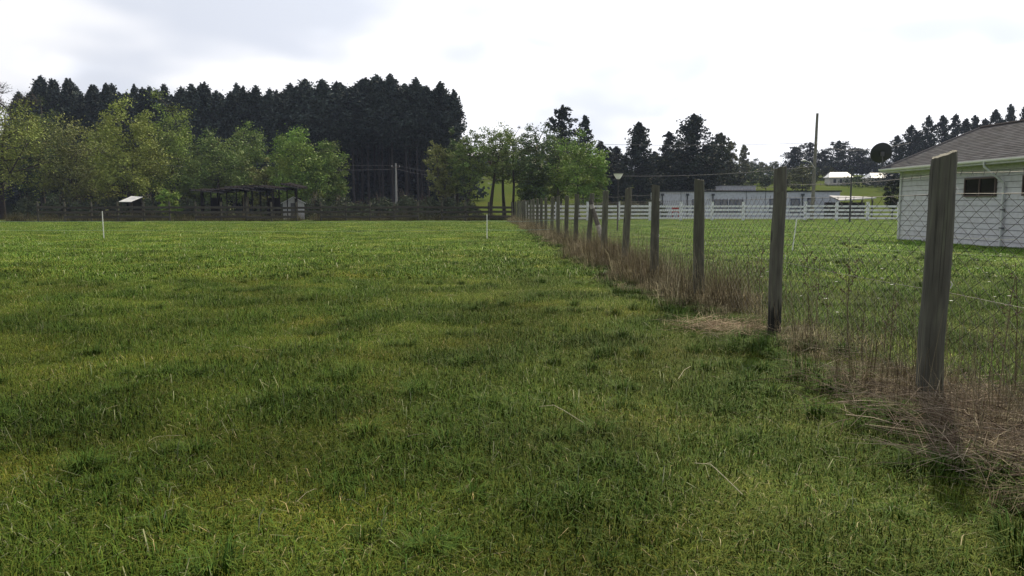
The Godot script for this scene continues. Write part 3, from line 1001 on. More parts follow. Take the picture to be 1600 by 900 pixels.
func house() -> void:
	var white := Color(0.56, 0.565, 0.59)
	var trim := Color(0.56, 0.58, 0.58)
	var L := 17.0
	var D := 4.2
	var hw := 2.98
	var o := thing("white_house", "white weatherboard house with a grey-brown hipped shingle roof beyond the fence", "house", Vector3(17.17, 0, -35.0), 0.04)
	# local axes: x into the house, z towards the photographer
	var s := Shape.new()
	s.box(Vector3(D * 0.5, hw * 0.5 - 0.1, L * 0.5), Vector3(D - 0.04, hw + 0.2, L - 0.04), Color(0.12, 0.12, 0.13))  # dark backing colour, paints shadow lines into the gaps between boards
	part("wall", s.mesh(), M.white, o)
	var n := 14
	var bh := hw / n
	for k in n:                                          # lapped boards of the long wall and the far end
		s = Shape.new()
		var y0 := k * bh
		var tone := shade(white, r(0.95, 1.03))
		var a0 := Vector3(-0.030, y0, 0.0)
		var a1 := Vector3(-0.030, y0, L)
		var b0 := Vector3(-0.006, y0 + bh - 0.014, 0.0)
		var b1 := Vector3(-0.006, y0 + bh - 0.014, L)
		s.quad(a0, b0, b1, a1, tone)
		s.quad(Vector3(0.0, y0, 0), a0, a1, Vector3(0.0, y0, L), tone)
		s.quad(Vector3(D, y0, -0.030), Vector3(D, y0 + bh - 0.014, -0.006), Vector3(0, y0 + bh - 0.014, -0.006), Vector3(0, y0, -0.030), tone)
		s.quad(Vector3(D, y0, 0.0), Vector3(D, y0, -0.03), Vector3(0, y0, -0.03), Vector3(0, y0, 0.0), tone)
		part("weatherboard", s.mesh(), M.white, o)
	s = Shape.new()
	s.box(Vector3(-0.045, hw * 0.5, 0.05), Vector3(0.06, hw, 0.13), trim)
	s.box(Vector3(0.045, hw * 0.5, -0.045), Vector3(0.12, hw, 0.06), trim)
	part("corner_trim", s.mesh(), M.white, o)
	for z in [[4.7, 6.5], [7.95, 9.7], [12.2, 13.6]]:
		var f := Shape.new()
		var c: float = (z[0] + z[1]) * 0.5
		var w: float = z[1] - z[0]
		for e in [[1.85, 0.05], [2.5, 0.05]]:
			f.box(Vector3(-0.05, e[0], c), Vector3(0.09, e[1], w + 0.05), Color(0.10, 0.07, 0.06))
		for e in [z[0], c, z[1]]:
			f.box(Vector3(-0.05, 2.175, e), Vector3(0.088, 0.60, 0.045), Color(0.10, 0.07, 0.06))
		var fr := part("window", f.mesh(), M.plain, o)
		f = Shape.new()
		f.box(Vector3(-0.035, 2.175, c), Vector3(0.04, 0.63, w - 0.02), Color(0.02, 0.02, 0.02))
		part("pane", f.mesh(), M.pane, fr)
	# the roof
	var ov := 0.62
	var ey := 3.10
	var half := D * 0.5 + ov
	var rise := half * 0.58
	var shing := Shape.new()
	var slope := Vector3(half, rise, 0)
	var courses := 21
	for side in 4:                                     # long west, far hip, long east, near hip
		for k in courses:
			var t0 := float(k) / courses
			var t1 := float(k + 1) / courses
			var len0 := (L + 2.0 * ov) if side % 2 == 0 else 2.0 * half
			var inset := half * t0
			var run := len0 - 2.0 * inset
			if run < 0.1: continue
			var x := 0.0
			while x < run:
				var w := minf(r(0.26, 0.40), run - x)
				if w < 0.02: break
				var tone := shade(Color(0.120, 0.121, 0.134), r(0.75, 1.25))
				var lift := 0.018
				var p := []
				for q in [[x, t0], [x, t1], [x + w, t1], [x + w, t0]]:
					var al: float = clampf(q[0] + inset, half * q[1], len0 - half * q[1])
					var inn: float = half * q[1]
					var y: float = ey + rise * q[1] + (lift if q[1] == t0 else 0.004)
					match side:
						0: p.append(Vector3(-ov + inn, y, -ov + al))
						1: p.append(Vector3(D + ov - al, y, -ov + inn))
						2: p.append(Vector3(D + ov - inn, y, L + ov - al))
						3: p.append(Vector3(-ov + al, y, L + ov - inn))
				shing.quad(p[0], p[1], p[2], p[3], tone)
				shing.quad(p[0] - Vector3(0, lift, 0), p[0], p[3], p[3] - Vector3(0, lift, 0), shade(tone, 0.8))
				x += w
	var sh := part("shingles", shing.mesh(), M.shingle, o)
	sh.set_meta("kind", "stuff")
	s = Shape.new()
	var r0 := Vector3(D * 0.5, ey + rise, -ov + half)
	var r1 := Vector3(D * 0.5, ey + rise, L + ov - half)
	s.tube([r0 + Vector3(0, 0.01, 0), r1 + Vector3(0, 0.01, 0)], [0.07, 0.07], 6, Color(0.10, 0.09, 0.09))
	for c in [[Vector3(-ov, ey, -ov), r0], [Vector3(D + ov, ey, -ov), r0], [Vector3(-ov, ey, L + ov), r1], [Vector3(D + ov, ey, L + ov), r1]]:
		s.tube([c[0] + Vector3(0, 0.012, 0), c[1] + Vector3(0, 0.012, 0)], [0.055, 0.055], 6, Color(0.27, 0.25, 0.25))
	part("ridge_cap", s.mesh(), M.shingle, o)
	s = Shape.new()                                      # soffit
	s.box(Vector3(D * 0.5, ey - 0.125, L * 0.5), Vector3(D + 2 * ov - 0.05, 0.03, L + 2 * ov - 0.05), trim)
	part("soffit", s.mesh(), M.white, o)
	s = Shape.new()
	s.box(Vector3(-ov - 0.012, ey - 0.07, L * 0.5), Vector3(0.025, 0.17, L + 2 * ov + 0.05), trim)
	s.box(Vector3(D + ov + 0.012, ey - 0.07, L * 0.5), Vector3(0.025, 0.17, L + 2 * ov + 0.05), trim)
	s.box(Vector3(D * 0.5, ey - 0.07, -ov - 0.012), Vector3(D + 2 * ov - 0.002, 0.17, 0.025), trim)
	s.box(Vector3(D * 0.5, ey - 0.07, L + ov + 0.012), Vector3(D + 2 * ov - 0.002, 0.17, 0.025), trim)
	part("fascia", s.mesh(), M.white, o)
	s = Shape.new()                                      # half-round gutter
	var gx := -ov - 0.085
	for k in 6:
		var a0 := PI + PI * k / 6.0
		var a1 := PI + PI * (k + 1) / 6.0
		var q0 := Vector3(gx + cos(a0) * 0.06, ey - 0.0 + sin(a0) * 0.085, 0)
		var q1 := Vector3(gx + cos(a1) * 0.06, ey - 0.0 + sin(a1) * 0.085, 0)
		s.quad(q1 + Vector3(0, 0, -ov), q0 + Vector3(0, 0, -ov), q0 + Vector3(0, 0, L + ov), q1 + Vector3(0, 0, L + ov), Color(0.80, 0.80, 0.81))
	part("gutter", s.mesh(), M.gloss, o)
	s = Shape.new()
	s.tube([Vector3(gx, ey - 0.05, 6.75), Vector3(gx, ey - 0.22, 6.75), Vector3(-0.10, ey - 0.80, 7.0), Vector3(-0.10, ey - 0.95, 7.0), Vector3(-0.10, 0.0, 7.0)], [0.045, 0.045, 0.045, 0.045, 0.045], 10, trim)
	var pipe := part("downpipe", s.mesh(), M.gloss, o)
	for y in [0.7, 1.35, 1.95]:
		s = Shape.new()
		s.box(Vector3(-0.085, y, 7.0), Vector3(0.12, 0.05, 0.14), Color(0.12, 0.12, 0.13) if y < 1.5 else trim)
		part("bracket", s.mesh(), M.gloss, pipe)
	s = Shape.new()
	s.box(Vector3(D * 0.5, 0.06, L * 0.5), Vector3(D + 0.03, 0.12, L + 0.03), Color(0.35, 0.35, 0.35))
	part("plinth", s.mesh(), M.render, o)
	# satellite dish on the eave's far corner
	var c := at(1378, 240, 35.9)
	var dish := thing("satellite_dish", "dark grey round satellite dish on the far corner of the house eave", "satellite dish", Vector3(16.62, 3.0, -35.75), 0.0)
	var hub := c - dish.position
	var face := Vector3(0.10, 0.42, -1.0).normalized()
	var e1 := face.cross(Vector3.UP).normalized()
	var e2 := e1.cross(face).normalized()
	s = Shape.new()
	var rings := 5
	var sides := 28
	for layer in 2:
		for k in rings:
			for j in sides:
				var p := []
				for q in [[k, j], [k + 1, j], [k + 1, j + 1], [k, j + 1]]:
					var rr: float = 0.47 * q[0] / rings
					var aa: float = TAU * q[1] / sides
					p.append(hub + e1 * cos(aa) * rr + e2 * sin(aa) * rr + face * (rr * rr * 0.55 + (0.0 if layer == 0 else 0.015)))
				if layer == 0: s.quad(p[0], p[1], p[2], p[3], Color(0.025, 0.030, 0.030))
				else: s.quad(p[3], p[2], p[1], p[0], Color(0.025, 0.030, 0.030))
	part("reflector", s.mesh(), M.plain, dish)
	s = Shape.new()
	s.tube([Vector3(0.22, -0.10, 0.05), Vector3(0.05, 0.25, 0.02), hub + Vector3(0, -0.12, 0.03)], [0.028, 0.028, 0.028], 8, Color(0.06, 0.06, 0.065))
	s.box(hub - face * 0.05, Vector3(0.16, 0.2, 0.08), Color(0.07, 0.07, 0.07))
	part("mount_arm", s.mesh(), M.plain, dish)
	s = Shape.new()
	s.tube([hub - e2 * 0.45 + face * 0.12, hub + face * 0.55 - e2 * 0.1], [0.014, 0.014], 6, Color(0.08, 0.08, 0.08))
	s.box(hub + face * 0.55 - e2 * 0.1, Vector3(0.09, 0.09, 0.12), Color(0.4, 0.4, 0.4))
	part("receiver", s.mesh(), M.plain, dish)


# ---------- fences ----------
func board_fences() -> void:
	var d := 78.0
	# white four-rail fence across the yard
	var o := thing("white_rail_fence", "white four-rail board fence running across the back of the yard", "fence", Vector3(0, 0, -d))
	var white := Color(0.74, 0.76, 0.80)
	var span := 3.07
	var x := at(1015.5, 330, d).x - span * 4.0
	var post := Shape.new()
	post.box(Vector3(0, 0.90, 0), Vector3(0.24, 1.80, 0.2), white)
	post.box(Vector3(0, 1.825, 0), Vector3(0.28, 0.05, 0.24), white)
	var pm := post.mesh()
	var rails := []
	for k in 3:
		var s := Shape.new()
		s.board(Vector3.ZERO, Vector3(span - 0.004, 0.19, 0.05), 0.008, shade(white, [0.95, 1.0, 1.05][k]))
		rails.append(s.mesh())
	var count := 15
	for k in count:
		var px := x + span * k
		part("post", pm, M.white, o, Vector3(px, land(px, d), 0))
		if k < count - 1:
			for y in [0.26, 0.64, 1.02, 1.40]:
				part("rail", rails[rng.randi() % 3], M.white, o, Vector3(px + span * 0.5, y + land(px, d) + r(-0.012, 0.012), 0.13))
	# grey timber fence behind the pasture
	var a := Vector3(at(800, 330, 77.2).x, 0, -77.2)
	var b := Vector3(at(59, 330, 71.5).x, 0, -71.5)
	var wood := Color(0.10, 0.092, 0.08)
	o = thing("timber_rail_fence", "weathered dark timber fence with three rails at the far end of the pasture", "fence", a)
	var posts := 20
	var dir := (b - a) / (posts - 1)
	var turn := atan2(-dir.z, dir.x)
	var pieces := []
	var stubs := []
	for k in 4:
		var s := Shape.new()
		s.board(Vector3(dir.length() * 0.5, 0, 0), Vector3(dir.length() + 0.06, 0.21, 0.045), 0.008, shade(wood, r(0.75, 1.5)))
		pieces.append(s.mesh())
		s = Shape.new()
		var pts := []
		var rad := []
		for z in 6:
			pts.append(Vector3(r(-0.012, 0.012), 1.84 * z / 5.0, r(-0.012, 0.012)))
			rad.append(0.085 + r(-0.008, 0.008))
		s.tube(pts, rad, 9, shade(Color(0.15, 0.14, 0.12), r(0.8, 1.2)))
		stubs.append(s.mesh())
	for k in posts:
		var p := dir * k
		p.y = land(a.x + p.x, -(a.z + p.z))
		var po := part("post", stubs[k % 4], M.post, o, p, r(0, TAU))
		po.rotation.z = r(-0.03, 0.03)
		if k < posts - 1:
			var low := 0
			for y in [0.42, 0.88, 1.30]:
				low += 1
				if low == 1 and k % 5 == 3: continue
				var q := part("rail", pieces[rng.randi() % 4], M.weathered, o, p + Vector3(0, y + r(-0.03, 0.03), 0.10), turn)
				q.rotation.z += r(-0.012, 0.012)

func wire(s: Shape, a: Vector3, b: Vector3, sag: float, rad: float, col: Color, steps := 12) -> void:
	var pts := []
	var rr := []
	for k in steps + 1:
		var t := float(k) / steps
		pts.append(a.lerp(b, t) - Vector3(0, sag * 4.0 * t * (1.0 - t), 0))
		rr.append(rad)
	s.tube(pts, rr, 4, col, false)

func power_poles() -> void:
	# the tall bare timber pole with a street lamp on a short arm
	var d := 80.0
	var p := at(1269, 330, d)
	var top := at(1274.5, 177, d).y
	var o := thing("utility_pole", "tall bare timber utility pole with a small street lamp behind the white fence", "utility pole", Vector3(p.x, 0, -d))
	var s := Shape.new()
	var pts := []
	var rad := []
	for k in 8:
		pts.append(Vector3(0.02 * k + r(-0.01, 0.01), top * k / 7.0, 0))
		rad.append(lerpf(0.20, 0.125, k / 7.0))
	s.tube(pts, rad, 10, Color(0.30, 0.285, 0.27))
	part("pole", s.mesh(), M.post, o)
	s = Shape.new()
	s.tube([Vector3(0.06, 5.2, 0.15), Vector3(-0.4, 5.75, 0.3), Vector3(-1.05, 5.95, 0.5)], [0.03, 0.03, 0.03], 6, Color(0.5, 0.5, 0.52))
	part("lamp_arm", s.mesh(), M.plain, o)
	s = Shape.new()
	s.tube([Vector3(-0.95, 5.93, 0.48), Vector3(-1.2, 5.97, 0.54), Vector3(-1.55, 5.94, 0.62)], [0.05, 0.12, 0.04], 8, Color(0.6, 0.6, 0.6))
	part("lamp_head", s.mesh(), M.plain, o)
	s = Shape.new()
	s.tube([Vector3(0.10, 7.6, 0.16), Vector3(0.10, 7.85, 0.16)], [0.05, 0.04], 8, Color(0.4, 0.35, 0.3))
	part("insulator", s.mesh(), M.gloss, o)
	# the slim grey concrete pole before the plantation
	var d2 := 104.0
	var p2 := at(619.5, 330, d2)
	var h2 := at(619.5, 255, d2).y
	var g := ground(619.5, d2).y
	o = thing("power_pole", "slim grey concrete power pole standing before the dark plantation", "utility pole", Vector3(p2.x, g, -d2))
	s = Shape.new()
	s.tube([Vector3.ZERO, Vector3(0, h2 - g, 0)], [0.17, 0.10], 8, Color(0.34, 0.34, 0.33))
	part("pole", s.mesh(), M.render, o)
	s = Shape.new()
	s.box(Vector3(0, h2 - g - 0.5, 0.05), Vector3(1.1, 0.09, 0.09), Color(0.25, 0.22, 0.2))
	part("cross_arm", s.mesh(), M.weathered, o)
	for e in [-0.5, 0.5]:
		s = Shape.new()
		s.tube([Vector3(e, h2 - g - 0.46, 0.05), Vector3(e, h2 - g - 0.26, 0.05)], [0.05, 0.035], 6, Color(0.5, 0.5, 0.5))
		part("insulator", s.mesh(), M.gloss, o)
	# a pole half hidden among the middle trees that the wires run to
	var d3 := 90.0
	var p3 := at(872, 330, d3)
	o = thing("power_pole", "timber power pole half hidden among the open middle trees", "utility pole", Vector3(p3.x, 0, -d3))
	s = Shape.new()
	s.tube([Vector3.ZERO, Vector3(0, 8.6, 0)], [0.15, 0.10], 8, Color(0.15, 0.13, 0.11))
	part("pole", s.mesh(), M.post, o)
	# overhead lines
	var black := Color(0.10, 0.10, 0.11)
	s = Shape.new()
	wire(s, Vector3(p3.x, 8.5, -d3), Vector3(p.x + 0.12, 7.75, -d), 0.25, 0.017, black)
	single("overhead_wire", s.mesh(), M.plain, "overhead wire from the middle trees to the tall bare pole", "wire")
	s = Shape.new()
	wire(s, Vector3(p.x + 0.12, 7.72, -d), Vector3(17.3, 4.2, -34.6), 0.5, 0.011, black)
	single("overhead_wire", s.mesh(), M.plain, "service wire dropping from the tall bare pole to the house eave", "wire")
	s = Shape.new()
	wire(s, Vector3(p2.x, h2 - 0.24, -d2 + 0.05), Vector3(p3.x, 6.4, -d3), 1.3, 0.017, black)
	single("overhead_wire", s.mesh(), M.plain, "upper wire from the slim grey pole into the middle trees", "wire")
	s = Shape.new()
	wire(s, Vector3(p2.x, h2 - 0.75, -d2 + 0.1), Vector3(p3.x, 5.1, -d3), 1.0, 0.022, black)
	single("overhead_wire", s.mesh(), M.plain, "lower thicker cable from the slim grey pole into the middle trees", "wire")
	s = Shape.new()
	wire(s, Vector3(p3.x, 5.1, -d3), Vector3(p.x, 5.4, -d + 0.1), 0.6, 0.022, black)
	single("overhead_wire", s.mesh(), M.plain, "low cable crossing above the lamp towards the tall bare pole", "wire")
	s = Shape.new()
	wire(s, Vector3(p2.x - 0.5, h2 - 0.3, -d2 + 0.05), Vector3(-78, 11.5, -96), 1.4, 0.017, black)
	single("overhead_wire", s.mesh(), M.plain, "wire running left from the slim grey pole in front of the trees", "wire")
	s = Shape.new()
	wire(s, Vector3(p2.x - 0.5, h2 - 0.8, -d2 + 0.1), Vector3(-78, 10.4, -96), 1.6, 0.02, black)
	single("overhead_wire", s.mesh(), M.plain, "lower cable running left from the slim grey pole", "wire")
	# thin dark metal pole in the yard
	var d4 := 70.0
	var p4 := at(1327.5, 346, d4)
	o = thing("thin_pole", "thin dark metal pole standing in the yard left of the house", "pole", Vector3(p4.x, 0, -d4))
	s = Shape.new()
	s.tube([Vector3.ZERO, Vector3(0, at(1327, 262, d4).y, 0)], [0.09, 0.06], 8, Color(0.04, 0.04, 0.045))
	part("pole", s.mesh(), M.plain, o)
	s = Shape.new()
	s.box(Vector3(0, 0.03, 0), Vector3(0.3, 0.06, 0.3), Color(0.05, 0.05, 0.05))
	part("base_plate", s.mesh(), M.plain, o)
	# garden lamp
	var d5 := 46.0
	var p5 := at(965, 345, d5)
	var y0 := at(965, 280, d5).y
	var y1 := at(965, 269.5, d5).y
	o = thing("garden_lamp", "garden lamp post with a white funnel-shaped head behind the fence", "lamp", Vector3(p5.x, 0, -d5))
	s = Shape.new()
	s.tube([Vector3.ZERO, Vector3(0, y0, 0)], [0.05, 0.04], 10, Color(0.03, 0.03, 0.035))
	part("lamp_post", s.mesh(), M.plain, o)
	s = Shape.new()
	s.tube([Vector3(0, y0, 0), Vector3(0, y0 + 0.05, 0), Vector3(0, y1 - 0.07, 0)], [0.07, 0.13, 0.29], 20, Color(0.80, 0.79, 0.70))
	part("lamp_shade", s.mesh(), M.gloss, o)
	s = Shape.new()
	s.tube([Vector3(0, y1 - 0.07, 0), Vector3(0, y1 - 0.04, 0), Vector3(0, y1 + 0.03, 0)], [0.32, 0.31, 0.06], 20, Color(0.05, 0.05, 0.05))
	part("lamp_cap", s.mesh(), M.plain, o)

func timber(H: float, r0: float, cut: float, col: Color, burnt := 0.0, seed_ := 0.0) -> ArrayMesh:   # a round post, uneven, with a slanting sawn top
	var s := Shape.new()
	var sides := 26
	var rows := 34
	for k in rows + 1:
		var t := float(k) / rows
		for j in sides + 1:
			var a := TAU * (j % sides) / sides
			var lump := 1.0 + 0.09 * noise.get_noise_3d(cos(a) * 13.0 + seed_, t * H * 14.0, sin(a) * 13.0) + 0.05 * noise.get_noise_3d(cos(a) * 70.0 + seed_, t * H * 20.0, sin(a) * 70.0)
			var rr := r0 * (1.06 - 0.10 * t) * lump
			if k > rows - 1: rr -= 0.006
			var bend := noise.get_noise_2d(seed_ * 3.0, t * 16.0) * r0 * 0.35
			var x := cos(a) * rr + bend
			var y := -0.3 + (H + 0.3) * t
			y += smoothstep(0.7, 1.0, t) * cut * cos(a) * rr + (0.012 * noise.get_noise_3d(cos(a) * 90.0, seed_, sin(a) * 90.0) if k == rows else 0.0)
			s.v.append(Vector3(x, y, sin(a) * rr))
			s.n.append(Vector3(cos(a), 0, sin(a)))
			s.u.append(Vector2(float(j) / sides, t * H * 0.42 + seed_))
			var tone := 1.0
			if burnt > 0.0:
				tone = lerpf(0.10, 1.0, smoothstep(burnt - 0.05, burnt + 0.03, y + 0.22 * noise.get_noise_3d(cos(a) * 30.0, y * 22.0, sin(a) * 30.0)))
			s.c.append(shade(col, tone))
	var w := sides + 1
	for k in rows:
		for j in sides:
			var a := k * w + j
			s.i.append(a); s.i.append(a + 1); s.i.append(a + w)
			s.i.append(a + 1); s.i.append(a + w + 1); s.i.append(a + w)
	var top := Vector3.ZERO
	for j in sides: top += s.v[rows * w + j]
	var k0 := s.v.size()
	var up := Vector3(-cut, 1, 0).normalized()
	s.v.append(top / sides); s.n.append(up); s.u.append(Vector2(0.5, 0.1)); s.c.append(shade(col, 1.15))
	for j in sides + 1:
		s.v.append(s.v[rows * w + j]); s.n.append(up); s.u.append(Vector2(0.5 + 0.05 * cos(TAU * j / sides), 0.1 + 0.05 * sin(TAU * j / sides))); s.c.append(shade(col, 1.1))
	for j in sides:
		s.i.append(k0); s.i.append(k0 + 1 + j); s.i.append(k0 + 2 + j)
	return s.mesh()

func wire_fence() -> void:
	var axis := Vector3(-0.0404, 0, -1).normalized()
	var turn := atan2(-axis.z, axis.x)
	var grey := Color(0.165, 0.162, 0.142)
	var start := Vector3(fence_x(FIRST), 0, -FIRST)
	var o := thing("wire_fence", "round timber posts with chain-link mesh and barbed wire running away into the distance", "fence", start)
	var kinds := []
	kinds.append(timber(1.87, 0.089, 0.38, grey, 0.0, 1.0))                               # the nearest
	kinds.append(timber(1.90, 0.072, 0.30, Color(0.180, 0.170, 0.150), 0.36, 2.3))           # charred foot
	for k in 5:
		kinds.append(timber(1.88, r(0.072, 0.084), r(-0.3, 0.5), shade(Color(0.185, 0.18, 0.155), r(0.8, 1.2)), 0.0, 3.7 + k * 1.3))
	# chain-link: one bay of zigzag wires that meet in knots
	var bays := []
	var half := 0.0849
	for v in 2:
		var s := Shape.new()
		var cols := 37
		var rows := 28
		var low := 0.06
		for c in cols:
			var pts := []
			for j in rows + 1:
				var x := c * half + half * float((j + c) % 2)
				var y := low + j * 0.0537
				x += 0.034 * noise.get_noise_2d(x * 9.0 + v * 77.0, y * 12.0)
				y += 0.03 * noise.get_noise_2d(x * 6.0, y * 6.0 + v * 50.0)
				pts.append(Vector3(minf(x, STEP), y, 0.004 * (1.0 if j % 2 else -1.0) + 0.03 * noise.get_noise_2d(x * 6.0 + v * 31.0, y * 5.0)))
			for j in rows:
				var p: Vector3 = pts[j]
				var q: Vector3 = pts[j + 1]
				s.tube([p, q], [0.0019, 0.0019], 3, Color(0.075, 0.068, 0.062), false)
			var e: Vector3 = pts[rows]
			s.tube([e, e + Vector3(0.012 * (1.0 if c % 2 else -1.0), 0.025, 0)], [0.0019, 0.0019], 3, Color(0.075, 0.068, 0.062), false)
		bays.append(s.mesh())
	for k in range(-1, 23):
		var p := axis * (STEP * k)
		var w := start + p
		p.y = land(w.x, -w.z)
		var kind: Mesh = kinds[0] if k == 0 else (kinds[1] if k == 1 else kinds[2 + posmod(k * 3, 5)])
		var po := part("post", kind, M.post, o, p, 0.0 if k == 0 else r(-0.6, 0.6))
		po.rotation.z = [0.0, 0.012][0] + (0.0 if k < 2 else r(-0.03, 0.03))
		if k == 6: po.rotation.z = -0.055
		if k == 0: po.set_meta("label", "nearest post, thickest, with a slanting sawn top")
		if k == 1: po.set_meta("label", "post with a blackened foot")
		if k < 22:
			part("chain_link", bays[posmod(k, 2)], M.wire, o, p + Vector3(0.10, 0, 0) + axis * 0.0, turn)
	# strands along the top, at the mesh's upper edge and middle
	var total := STEP * 23.0
	for q in [[1.735, true, 0.0023], [1.585, false, 0.0024], [0.86, false, 0.0016]]:
		var s := Shape.new()
		var prev := Vector3.ZERO
		for k in range(-1, 22):
			for z in 6:
				var t0 := z / 6.0
				var t1 := (z + 1) / 6.0
				var sag := 0.03 if q[1] else 0.012
				var a: Vector3 = axis * (STEP * (k + t0)) + Vector3(0.095, q[0] - sag * 4.0 * t0 * (1.0 - t0), 0)
				var b: Vector3 = axis * (STEP * (k + t1)) + Vector3(0.095, q[0] - sag * 4.0 * t1 * (1.0 - t1), 0)
				s.tube([a, b], [q[2], q[2]], 4, Color(0.12, 0.115, 0.11), false)
				if q[1] and k < 8:
					for y in 4:
						var m := a.lerp(b, (y + 0.5) / 4.0)
						for e in 2:
							var dir := Vector3(r(-0.3, 0.3), 1.0 if e == 0 else -1.0, r(-0.8, 0.8)).normalized() * 0.022
							s.tube([m - dir, m + dir], [0.0016, 0.0010], 3, Color(0.12, 0.115, 0.11), false)
		part("barbed_wire" if q[1] else "line_wire", s.mesh(), M.wire, o)
	# staples that hold the mesh
	var st := Shape.new()
	st.tube([Vector3(0, 0, 0), Vector3(0.012, 0.03, 0), Vector3(0, 0.05, 0)], [0.004, 0.004, 0.004], 4, Color(0.6, 0.6, 0.58))
	var sm := st.mesh()
	for k in 4:
		for y in [1.58, 0.9]:
			part("staple", sm, M.wire, o, axis * (STEP * k) + Vector3(0.055, y, 0.088))
	# the pale birch-like pole propped against the seventh post
	var bp := axis * (STEP * 6.0)
	var b := thing("leaning_prop", "pale leaning pole with dark bands propped against a far fence post", "prop", start + bp)
	var s := Shape.new()
	var pts := []
	var rad := []
	for k in 14:
		var t := k / 13.0
		pts.append(Vector3(0.52 - 0.46 * t + 0.02 * sin(t * 5.0), 1.66 * t, 0.16 + 0.02 * t))
		rad.append(0.088 - 0.022 * t)
	for k in 13:
		var dark := rng.randf() < 0.35
		s.tube([pts[k], pts[k + 1]], [rad[k], rad[k + 1]], 10, Color(0.14, 0.12, 0.11) if dark else Color(0.66, 0.61, 0.57), true)
	part("pole", s.mesh(), M.bark, b)

func small_things() -> void:
	# white electric-fence stakes with their strings
	var spots := [[162.5, 374.0, 331.0, "white plastic stake standing alone in the left of the pasture", 0.01], [761.0, 373.0, 335.0, "white plastic stake in the pasture near the far end of the wire fence", 0.0]]
	var tops := []
	for q in spots:
		var w: float = (450.0 - q[1]) / FOCAL
		var d: float = EYE / -((w * cos(TILT) - sin(TILT)) / (cos(TILT) + w * sin(TILT)))
		var p := at(q[0], q[1], d)
		stake(Vector3(p.x, land(p.x, d), -d), at(q[0], q[2], d).y, q[3], q[4])
		tops.append(Vector3(p.x, 0, -d))
	var yd := 26.0
	var yp := at(1238, 392, yd)
	stake(Vector3(yp.x, 0, -yd), 1.05, "thin white leaning stake in the yard right of the second post", -0.10)
	for y in [0.80, 0.40]:
		var s := Shape.new()
		var end := Vector3(fence_x(36.0), y + 0.03, -36.0)
		wire(s, Vector3(-34, y, -38.0), tops[0] + Vector3(0, y, 0.02), 0.03, 0.0024, Color(0.36, 0.62, 0.60))
		wire(s, tops[0] + Vector3(0, y, 0.02), tops[1] + Vector3(0, y, 0.02), 0.05, 0.0024, Color(0.36, 0.42, 0.40), 30)
		wire(s, tops[1] + Vector3(0, y, 0.02), end, 0.03, 0.0024, Color(0.36, 0.62, 0.60))
		single("electric_string", s.mesh(), M.plain, "upper white electric fence string across the pasture" if y > 0.5 else "lower white electric fence string across the pasture", "string")
	for y in [0.66, 0.22]:
		var s := Shape.new()
		var a := Vector3(4.2, y + 0.1, -33.0)
		var m := Vector3(yp.x, y, -yd + 0.02)
		wire(s, a, m, 0.03, 0.0026, Color(0.34, 0.38, 0.22))
		wire(s, m, Vector3(15.6, y - 0.03, -17.4), 0.04, 0.0026, Color(0.34, 0.38, 0.22))
		single("electric_string", s.mesh(), M.plain, "upper pale electric string across the yard in front of the house" if y > 0.5 else "lower pale electric string across the yard in front of the house", "string")

func stake(where: Vector3, H: float, label: String, lean: float) -> void:
	var o := thing("electric_fence_stake", label, "stake", where, 0.0, "white electric fence stakes")
	o.rotation.z = lean
	var s := Shape.new()
	s.tube([Vector3(0, -0.1, 0), Vector3(0, H, 0), Vector3(0, H + 0.02, 0)], [0.020, 0.018, 0.008], 8, Color(0.80, 0.80, 0.78))
	part("rod", s.mesh(), M.gloss, o)
	for y in [0.22, 0.40, 0.66, 0.80]:
		if y < H:
			s = Shape.new()
			s.tube([Vector3(-0.012, y, 0.0), Vector3(-0.03, y + 0.01, 0.02), Vector3(0.0, y + 0.02, 0.035)], [0.007, 0.007, 0.005], 5, Color(0.78, 0.78, 0.76))
			part("clip", s.mesh(), M.gloss, o)


# ---------- grass ----------
func tuft(count: int, rad: float, h0: float, h1: float, w: float, lean: float, cols: Array, straw: float) -> ArrayMesh:
	var s := Shape.new()
	for k in count:
		var a := r(0, TAU)
		var q := sqrt(rng.randf()) * rad
		var col: Color = cols[rng.randi() % cols.size()]
		var h := r(h0, h1)
		var tip := shade(col, 1.1)
		if rng.randf() < straw:
			col = Color(0.30, 0.27, 0.15)
			tip = col
			h *= r(0.7, 1.5)
		s.blade(Vector3(cos(a) * q, -0.01, sin(a) * q), r(0, TAU), h, r(0.15, lean), w * r(0.7, 1.3), shade(col, r(0.7, 1.3)), tip)
	return s.mesh()

func tussock(count: int, rad: float, h0: float, h1: float, w: float, cols: Array) -> ArrayMesh:     # long blades arching outward from a middle
	var s := Shape.new()
	for k in count:
		var a := r(0, TAU)
		var q := sqrt(rng.randf()) * rad
		var col: Color = cols[rng.randi() % cols.size()]
		s.blade(Vector3(cos(a) * q, -0.01, sin(a) * q), a + r(-0.5, 0.5), r(h0, h1), r(0.3, 1.15), w * r(0.7, 1.3), shade(col, r(0.65, 1.2)), shade(col, 1.25))
	return s.mesh()

